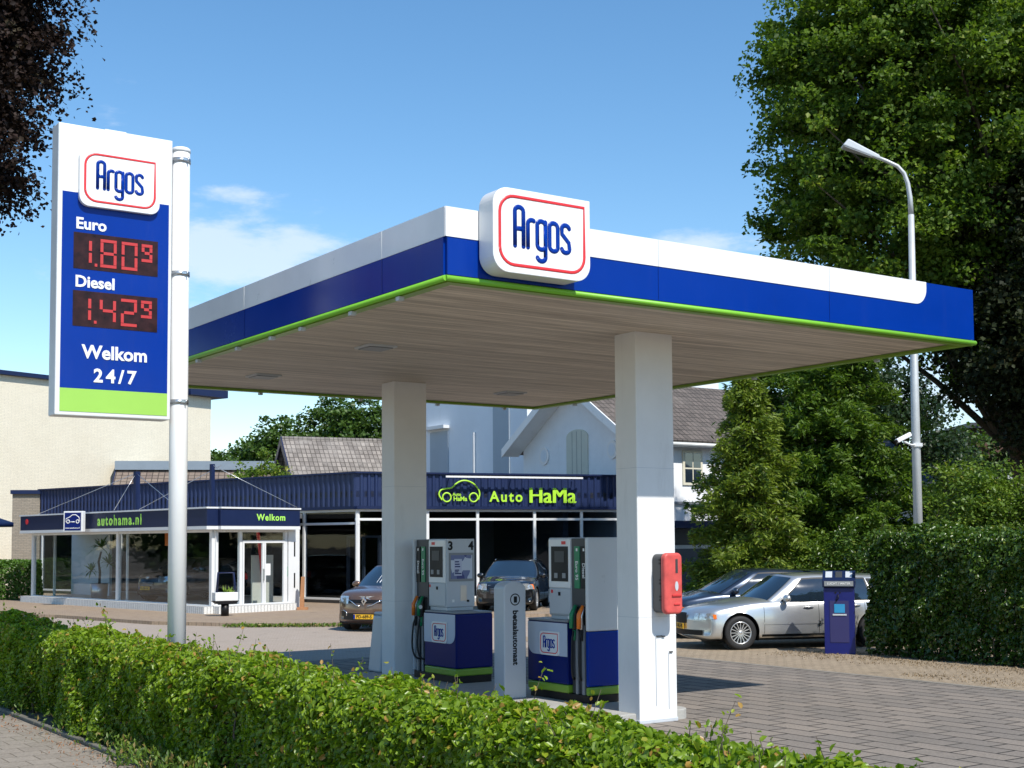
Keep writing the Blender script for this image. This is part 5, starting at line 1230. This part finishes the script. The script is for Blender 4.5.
# brick house glimpse at the far right
bh = thing('brick_house', 'red-brown brick house glimpsed below the dark tree at the right edge', 'house', (21.5, 62, 0), 0)
MB().box(0, 9, 0, 6, 0, 7.2).build('wall', brickmat('red_bricks', (.15, .07, .05), (.12, .055, .045), (.1, .09, .08), .22, .07, .01, vert='x', patch=.2), bh)
MB().box(-.4, 9.4, -.4, 6.4, 7.2, 7.45).build('roof', MATS['dark_grey'], bh); MB().box(-3.4, 3, -1.4, -.4, 4.8, 4.95).build('porch_roof', MATS['light_grey'], bh)
# awning tip at the left border
aws = thing('parasol', 'navy parasol edge showing at the left border in front of the cream wall', 'parasol', (-20.4, 50.5, 0), 0)
MB().tube([(0, 0, 0), (0, 0, 3.4)], .03, 8).build('pole', MATS['white_frame'], aws)
MB().lathe([(0, 3.5), (1.65, 2.95), (1.65, 2.80), (1.62, 2.80), (1.6, 2.92), (0, 3.44)], 8, 'z').build('canopy', navy, aws)

# ================================================================== STREET LAMP
sl2 = thing('street_lamp', 'tall galvanised street lamp with curved arm and flat white head behind the right hedge', 'street lamp', (8.15, 27.0, 0), 0)
kk = 27 / 1342
MB().tube([(0, 0, 0), (.0, 0, 4.6), (.02, 0, 8.7)] , [.095, .085, .06], 16).build('pole', MATS['galv'], sl2)
arm = [(.02, 0, 8.7), (.01, 0, 9.05), (-.03, 0, 9.35), (-.10, 0, 9.56), (-.23, 0, 9.71), (-.45, 0, 9.82), (-.74, 0, 9.94)]
MB().tube(arm, [.055, .048, .045, .042, .04, .038, .036], 12).build('arm', MATS['galv'], sl2)
b = MB(); Mh = T((-.60, 0, 9.89)) @ Matrix.Rotation(R_(22), 4, 'Y') @ Matrix.Rotation(math.pi, 4, 'Z')
b.hexa([(0, -.04, -.04), (.80, -.13, -.07), (.80, .13, -.07), (0, .04, -.04), (0, -.035, .05), (.74, -.11, .11), (.74, .11, .11), (0, .035, .05)]); b.build('lamp_head', MATS['light_grey'], sl2, bevel=.03, seg=3, M=Mh)
MB().hexa([(.15, -.05, -.055), (.76, -.11, -.082), (.76, .11, -.082), (.15, .05, -.055), (.15, -.05, -.04), (.76, -.11, -.06), (.76, .11, -.06), (.15, .05, -.04)]).build('lamp_glass', MATS['mid_grey'], sl2, M=Mh)
cm_ = thing('security_camera', 'white tube security camera strapped to the street lamp pole', 'camera', (8.1, 26.85, 4.05), 0)
Mq = T((-.26, -.05, .08)) @ Matrix.Rotation(R_(-25), 4, 'Y') @ Matrix.Rotation(R_(25), 4, 'Z')
MB().box(-.20, .20, -.045, .045, -.045, .045).build('housing', MATS['white_panel'], cm_, bevel=.02, M=Mq)
MB().cyl((-.212, 0, 0), .034, .02, 14, 'x').build('lens', MATS['black'], cm_, M=Mq)
b = MB(); b.tube([(-.25, -.05, 0), (-.1, 0, -.06), (.08, .1, -.06)], .02, 6); b.box(-.03, .15, .04, .24, -.09, -.02); b.build('bracket', MATS['white_frame'], cm_)

# ================================================================== VEGETATION
oak = leafmat('maple_leaf', (.025, .065, .008), (.16, .25, .03), (.26, .3, .06), trans=.42, rough=.5, spec=.25)
dark_leaf = leafmat('copper_beech_leaf', (.012, .008, .007), (.032, .018, .014), (.05, .038, .02), trans=.15, rough=.6, spec=.18)
far_leaf = leafmat('far_leaf', (.03, .07, .012), (.085, .15, .025), trans=.3)
fir = leafmat('fir_needle', (.05, .10, .012), (.22, .29, .03), (.2, .2, .04), trans=.32, rough=.5)
fir_d = leafmat('dark_fir_needle', (.03, .08, .010), (.145, .235, .024), (.2, .26, .04), trans=.36, rough=.5)
def limbs(b, base, top, r0, targets, rng, per=1, n=7):
    """trunk from base to top, limbs from it to targets"""
    base, top = np.array(base, float), np.array(top, float); k = 6; T_ = [base + (top - base) * i / k + (rng.normal(size=3) * .12 * (i > 0)) for i in range(k + 1)]
    b.tube([tuple(p) for p in T_], [r0 * (1 - .8 * i / k) for i in range(k + 1)], 10)
    H_ = top[2] - base[2]
    for q in targets:
        q = np.array(q, float); f = np.clip((q[2] - base[2]) / H_ - rng.uniform(.18, .38), .12, .9); i = f * k; j = int(i); s = T_[j] + (T_[min(j + 1, k)] - T_[j]) * (i - j)
        m1 = s + (q - s) * .4 + rng.normal(size=3) * .25 + [0, 0, .15]; m2 = s + (q - s) * .75 + rng.normal(size=3) * .2; r = r0 * .32 * (1 - f * .5)
        b.tube([tuple(s), tuple(m1), tuple(m2), tuple(q)], [r, r * .65, r * .35, .012], 6)
def crown_tree(name, label, cat, loc, lobes, nclump, nleaf, lsize, csize, m, seed, trunk_r=.35, trunk_top=None, asp=.8, group=None, shell=.55, ntarg=40, droop=0.0, clip=None):
    """lobes: list of (cx,cy,cz,rx,ry,rz) relative to the base"""
    t = thing(name, label, cat, loc, 0, group); rg = np.random.default_rng(seed)
    vol = np.array([l[3] * l[4] * l[5] for l in lobes]) ** .75; wh_ = rg.choice(len(lobes), nclump, p=vol / vol.sum()); Lb = np.array(lobes)[wh_]
    d = rg.normal(size=(nclump, 3)); d /= np.linalg.norm(d, axis=1, keepdims=True)
    r = 1 - shell * rg.random(nclump) ** 1.7; r *= 1 + .10 * fbm(d * 2 + Lb[:, :3] * .3, seed + 5, 2.2)
    C = Lb[:, :3] + d * Lb[:, 3:6] * r[:, None]
    # keep only clumps not deep inside another lobe
    deep = np.zeros(nclump, bool)
    for l in lobes:
        q = np.linalg.norm((C - np.array(l[:3])) / np.array(l[3:6]), axis=1); deep |= q < (1 - shell) * .9
    C, d = C[~deep], d[~deep]; n = len(C)
    cs = csize * rg.uniform(.6, 1.4, n)
    nl = np.maximum(8, (nleaf * rg.uniform(.5, 1.4, n))).astype(int); idx = np.repeat(np.arange(n), nl); N_ = len(idx)
    off = np.clip(rg.normal(size=(N_, 3)), -1.7, 1.7) * np.array([.55, .55, .30]); P = C[idx] + off * cs[idx][:, None] + d[idx] * cs[idx][:, None] * .15
    P[:, 2] -= droop * (off[:, 0]**2 + off[:, 1]**2) * cs[idx]
    nr = rg.normal(size=(N_, 3)) * .75 + d[idx] * .35 + [0, 0, .75]
    V, F, k = leaves(rg, P, nr, lsize * rg.uniform(.6, 1.3, N_), asp, False, fold=.2)
    ct = rg.normal(size=n) * .16
    tint = np.clip(rg.beta(2.2, 2.6, N_) * .8 + .1 + ct[idx], 0, 1); mesh_np('crown', V, F, m, t, np.repeat(tint, k))
    b = MB(); top = trunk_top or (0, 0, max(l[2] for l in lobes))
    sel = C[rg.choice(n, min(ntarg, n), replace=False)]
    limbs(b, (0, 0, -.1), top, trunk_r, sel, rg); b.build('trunk', MATS['bark'], t)
    return t
# big tree at the right
crown_tree('maple_tree', 'huge broad-leaved green tree filling the upper right corner behind the lamp', 'tree', (13.6, 35.5, 0),
    [(-1.6, -.5, 13.5, 5.0, 4.6, 5.0), (-3.1, -.5, 10.6, 3.8, 3.6, 3.4), (2.6, 0, 13.5, 5.0, 4.5, 4.5), (-1.0, -.5, 15.0, 5.0, 4.3, 3.2), (3.0, .5, 10.0, 3.6, 3.8, 3.4), (-3.9, -.5, 13.4, 3.4, 3.4, 3.4), (-3.6, -.4, 15.4, 3.4, 3.2, 3.0), (-.8, -.4, 8.4, 3.8, 3.0, 2.2)],
    2450, 150, .135, .47, oak, 21, trunk_r=.42, shell=.62, ntarg=70)
# dark tree hanging in from the far right
crown_tree('dark_tree', 'nearly black dense tree crown hanging in from the right edge below the green crown', 'tree', (15.6, 33.0, 0),
    [(-2.5, 0, 7.2, 2.5, 2.3, 1.7), (-1.5, 0, 5.5, 2.0, 2, 1.2), (.4, 0, 4.6, 1.8, 2, 1.2), (-.6, 0, 9.4, 3.6, 3, 2.6), (1, 0, 7, 2.5, 2.5, 2.5)], 1300, 120, .14, .5, leafmat('blackish_green_leaf', (.010, .016, .006), (.035, .045, .016), (.06, .05, .02), trans=.2, rough=.6, spec=.2), 31, trunk_r=.3, shell=.8, droop=.5)  # leaf colour itself is a blackish green
# copper beech at the left
crown_tree('copper_beech', 'dark copper beech crown hanging in at the upper left behind the price sign', 'tree', (-12.75, 21.5, 0),
    [(0.6, 0, 12.0, 4.5, 4.3, 4.8), (2.2, -.2, 8.9, 2.6, 2.6, 2.2), (1.0, -.2, 7.4, 2.4, 2.4, 1.5), (2.8, 0, 13.2, 2.9, 3.0, 3.4), (3.0, 0, 10.6, 2.2, 2.4, 2.0), (-2, 0, 10, 3.5, 3.5, 4)], 4000, 150, .088, .40, dark_leaf, 41, trunk_r=.4, shell=.75, droop=.6, ntarg=60)
# conifers behind the parked cars
def conifer(label, loc, h, r, m, seed, nb=150, dens=1.0, zlow=.3, ls=.15, group='conifers behind the parked cars', power=.8, droop=.22):
    t = thing('fir_tree', label, 'tree', loc, 0, group); rg = np.random.default_rng(seed); b = MB(); b.tube([(0, 0, -.1), (.03, 0, h * .5), (0, 0, h)], [.13, .08, .015], 8)
    PP_, DD = [], []
    for i in range(nb):
        f = rg.random() ** .85; z = zlow + (h - zlow) * f; L = r * (1 - f) ** power * rg.uniform(.5, 1.25) + .15; a = rg.uniform(0, 6.283); rise = rg.uniform(-.12, .55)
        dv = np.array([math.cos(a), math.sin(a), rise]); n = 7
        pts = [np.array([0, 0, z]) + dv * L * q / n - np.array([0, 0, droop * L * (q / n) ** 2]) for q in range(n + 1)]
        b.tube([tuple(p) for p in pts], [.025 * (1 - .8 * q / n) + .003 for q in range(n + 1)], 4, caps=False)
        m_ = int(150 * dens * L); tt = rg.random(m_) ** .75 * .95 + .08; seg = np.array([0, 0, z]) + dv * L * tt[:, None]; seg[:, 2] -= droop * L * tt ** 2
        sdv = np.array([-dv[1], dv[0], 0]); lat = rg.normal(size=m_) * (.36 * (1.2 - tt)) * min(1, L) ; p = seg + sdv * lat[:, None]; p[:, 2] += rg.normal(size=m_) * .085 - np.abs(lat) * .25
        dd = dv * .8 + sdv * np.sign(lat)[:, None] * .7 + [0, 0, -.25]; PP_.append(p); DD.append(dd)
    P = np.concatenate(PP_); D = np.concatenate(DD); n = len(P)
    V, F, k = leaves(rg, P, rg.normal(size=(n, 3)) * .75 + [0, 0, 1], ls * rg.uniform(.6, 1.3, n), .30, False, fold=.1, upv=D)
    tint = np.clip(rg.beta(2.2, 2.4, n) + rg.normal(size=n) * .05, 0, 1); mesh_np('crown', V, F, m, t, np.repeat(tint, k)); b.build('trunk', MATS['bark'], t); return t
conifer('lighter olive-green conifer with open drooping branches directly behind the dark blue car', (5.6, 31.6, 0), 6.0, 1.5, fir, 51, nb=210, dens=1.5, power=.6)
conifer('dense dark green conifer on the right, between the olive conifer and the lamp post', (8.1, 34.0, 0), 8.4, 2.75, fir_d, 52, nb=330, dens=1.8, ls=.16, power=.62)
conifer('second dark conifer rising behind the olive one under the canopy edge', (6.7, 36.2, 0), 7.6, 2.1, fir_d, 53, nb=190, dens=1.3, ls=.17, power=.7)
# shrubs
shrub = leafmat('shrub_leaf', (.05, .11, .012), (.19, .28, .035), (.3, .3, .05), trans=.35)
shrub_d = leafmat('ivy_leaf', (.018, .055, .008), (.10, .18, .022), (.22, .27, .05), trans=.28, rough=.32, spec=.6)
def bush(label, loc, lobes, nc, nl, ls, m, seed, group='shrubs', cs=.28):
    return crown_tree('shrub', label, 'shrub', loc, lobes, nc, nl, ls, cs, m, seed, trunk_r=.04, trunk_top=(0, 0, max(l[2] for l in lobes)), ntarg=22, group=group, asp=.6, shell=.8)
bush('bright leafy shrub beside the showroom shop window left of the dark blue car', (4.5, 32.3, 0), [(0, 0, .7, .7, .6, .7), (.4, 0, 1.2, .5, .5, .5)], 110, 60, .085, shrub, 61)
bush('bright green shrub behind the roof of the dark blue car', (6.0, 31.8, 0), [(0, 0, 1.1, 1.1, .7, 1.1), (.9, .1, 1.2, .9, .7, 1.1)], 230, 65, .085, shrub, 62)
bush('green shrub behind the silver car next to the hedge end', (8.2, 31.2, 0), [(0, 0, 1.2, 1.3, .8, 1.25)], 200, 65, .085, shrub_d, 63)
bush('tall twiggy shrub rising above the right hedge beside the lamp pole', (9.9, 29.3, 0), [(0, 0, 2.4, .9, .9, 1.4), (.8, 0, 2.3, .9, .8, 1.3), (.3, 0, 3.0, .5, .6, .8)], 300, 55, .09, shrub, 64, cs=.32)
bush('loose green shrub above the right hedge near the picture edge', (11.6, 29.0, 0), [(0, 0, 2.3, 1.3, .9, 1.3), (-.9, 0, 2.1, .9, .8, 1.1)], 300, 55, .09, shrub, 65, cs=.32)
# right hedge along the brick strip: local x along L
hedge('hedge', 'tall glossy dark green hedge behind the brick strip at the right edge', -1.2, 6.2, -1.3, 0, 2.2, Wp(12.75, 0, 0), hz, 78000, .085, 71, shrub_d, bulge=.14, shoots=90, rnd_top=.3)
hedge('hedge', 'clipped bright green hedge in front of the cream building at the left edge', -6, 0, 0, 1.0, 1.55, (-17.6, 49.6, 0), R_(4), 26000, .10, 72, leafmat('thuja', (.03, .09, .01), (.12, .23, .03), trans=.3), bulge=.04, shoots=0, oval=False, stems=True)
# far trees above the roofs
rgt = random.Random(8)
spots = [(-27, 118, 10.2, 4.6), (-23.5, 121, 11.4, 4.6), (-20.2, 116, 13.0, 4.4), (-16.6, 119, 15.2, 4.8), (-12.6, 115, 15.0, 4.8), (-8.6, 120, 15.4, 5.0), (-34, 122, 8, 5)]
for i, (x, y, h_, r) in enumerate(spots):
    lab = ['rounded distant tree just right of the cream building', 'second distant tree from the cream building', 'third distant tree from the cream building, left of the tiled house ridge', 'distant tree rising above the left end of the tiled roof', 'tall distant tree above the middle of the tiled roof', 'distant tree beside the far canopy column', 'distant tree hidden behind the cream building'][i]
    if i == 6: continue
    crown_tree('distant_tree', lab, 'tree', (x, y, 0), [(0, 0, h_ * .55, r * .8, r * .8, h_ * .42), (r * .4, -1, h_ * .45, r * .6, r * .6, h_ * .36), (-r * .45, -1, h_ * .42, r * .6, r * .6, h_ * .32)], 950, 40, .34, .8, far_leaf, 80 + i, trunk_r=.3, ntarg=8, shell=.5, group='distant trees above the roofs')
crown_tree('background_tree', 'dark loose tree behind the street lamp pole', 'tree', (16.2, 56, 0), [(0, 0, 6.2, 2.4, 2.4, 2.4), (-1.0, 0, 8.0, 1.8, 2, 2.0), (1.3, 0, 5.0, 1.6, 1.6, 1.6)], 260, 60, .2, .65, leafmat('dim_leaf', (.012, .03, .012), (.04, .075, .025)), 91, trunk_r=.2)
crown_tree('background_tree', 'green tree low in the gap right of the street lamp', 'tree', (20.8, 62, 0), [(0, 0, 4.5, 3.0, 2.4, 2.6), (-1.6, 0, 4.0, 2.0, 2, 1.8)], 300, 50, .22, .65, far_leaf, 92, trunk_r=.2)
crown_tree('background_tree', 'leafy sapling in front of the pantile roof of the outbuilding', 'tree', (-10.7, 57.5, 0), [(0, 0, 4.9, 1.1, .8, .6), (.2, 0, 5.7, .3, .3, .5), (-.8, 0, 5.0, .5, .5, .5)], 60, 30, .14, .28, shrub, 93, trunk_r=.05, ntarg=12)

# weeds and litter (nobody could count them)
def tufts(name, pts, size, m, seed, label, h=.12, per=6, spread=.1):
    rg = np.random.default_rng(seed); P = np.repeat(np.array(pts), per, 0); n = len(P); P = P + np.concatenate([rg.normal(size=(n, 2)) * spread, rg.random((n, 1)) * h], 1)
    V, F, k = leaves(rg, P, rg.normal(size=(n, 3)) + [0, 0, .5], size * rg.uniform(.5, 1.4, n), .4, False, upv=np.tile([0, 0, 1.0], (n, 1)))
    o = mesh_np(name, V, F, m, None, np.repeat(rg.random(n), k)); props(o, label, 'weeds', None, 'stuff'); return o
weed = leafmat('weed_leaf', (.05, .10, .015), (.15, .24, .03), (.3, .2, .08), trans=.3)
rgw = np.random.default_rng(5)
tufts('weeds', [Wp(-1.95 - abs(rgw.normal()) * .13, l, .0) for l in np.concatenate([rgw.normal(1.9, .9, 90), rgw.uniform(-4, 9, 50)])], .06, weed, 6, 'low weeds spreading over the kerb at the foot of the foreground hedge', h=.22, per=14, spread=.07)
def lerp(a, b, t): return a + (b - a) * t
tufts('grass_fringe', [(lerp(-7.2, -3.6, q), lerp(34.05, 34.0, q) - .05, .02) for q in rgw.random(160)], .09, weed, 7, 'strip of grass growing along the apron kerb by the brown car', h=.06, per=6, spread=.08)
dry = leafmat('dry_litter', (.16, .11, .06), (.30, .22, .13), (.36, .28, .2), trans=.05, rough=.9)
tufts('dry_litter', [Wp(12.35 + rgw.normal() * .35 - .25 * q, lerp(-2.5, 7.6, q), .012) for q in rgw.random(900)] + [Wp(10.25 + rgw.exponential(.4), lerp(-4, 3.4, q), .012) for q in rgw.random(420)], .035, dry, 8, 'dry brown leaf litter lying on the bricks along the right hedge', h=.012, per=5, spread=.12)
tufts('hedge_litter', [Wp(-2.15 - abs(rgw.normal()) * .12, l, -.018) for l in rgw.uniform(-2, 9, 200)], .03, leafmat('rust_litter', (.2, .08, .03), (.35, .16, .07), trans=.05, rough=.9), 9, 'rust-coloured fallen leaves along the pavement kerb', h=.01, per=4, spread=.1)

# trees along the street outside the frame: they are what the showroom glass mirrors
street_leaf = leafmat('street_tree_leaf', (.02, .05, .01), (.07, .13, .02))
for i, (x, y, h_) in enumerate([(-44, 52, 11), (-50, 62, 12), (-47, 72, 13), (-56, 80, 12), (-62, 66, 12), (30, 24, 11), (34, 15, 12), (27, 12, 9), (38, 4, 12), (33, 33, 12)]):
    lab = 'street tree %s outside the picture' % ['nearest to the cream building left', 'second left', 'third left', 'fourth left', 'farthest left', 'beyond the right hedge', 'second beyond the right hedge', 'low one beyond the right hedge', 'far front right', 'rear right'][i]
    crown_tree('street_tree', lab, 'tree', (x, y, 0), [(0, 0, h_ * .55, 4.6, 4.6, h_ * .45)], 260, 40, .5, 1.1, street_leaf, 120 + i, trunk_r=.3, ntarg=8, group='street trees outside the frame', shell=.6)
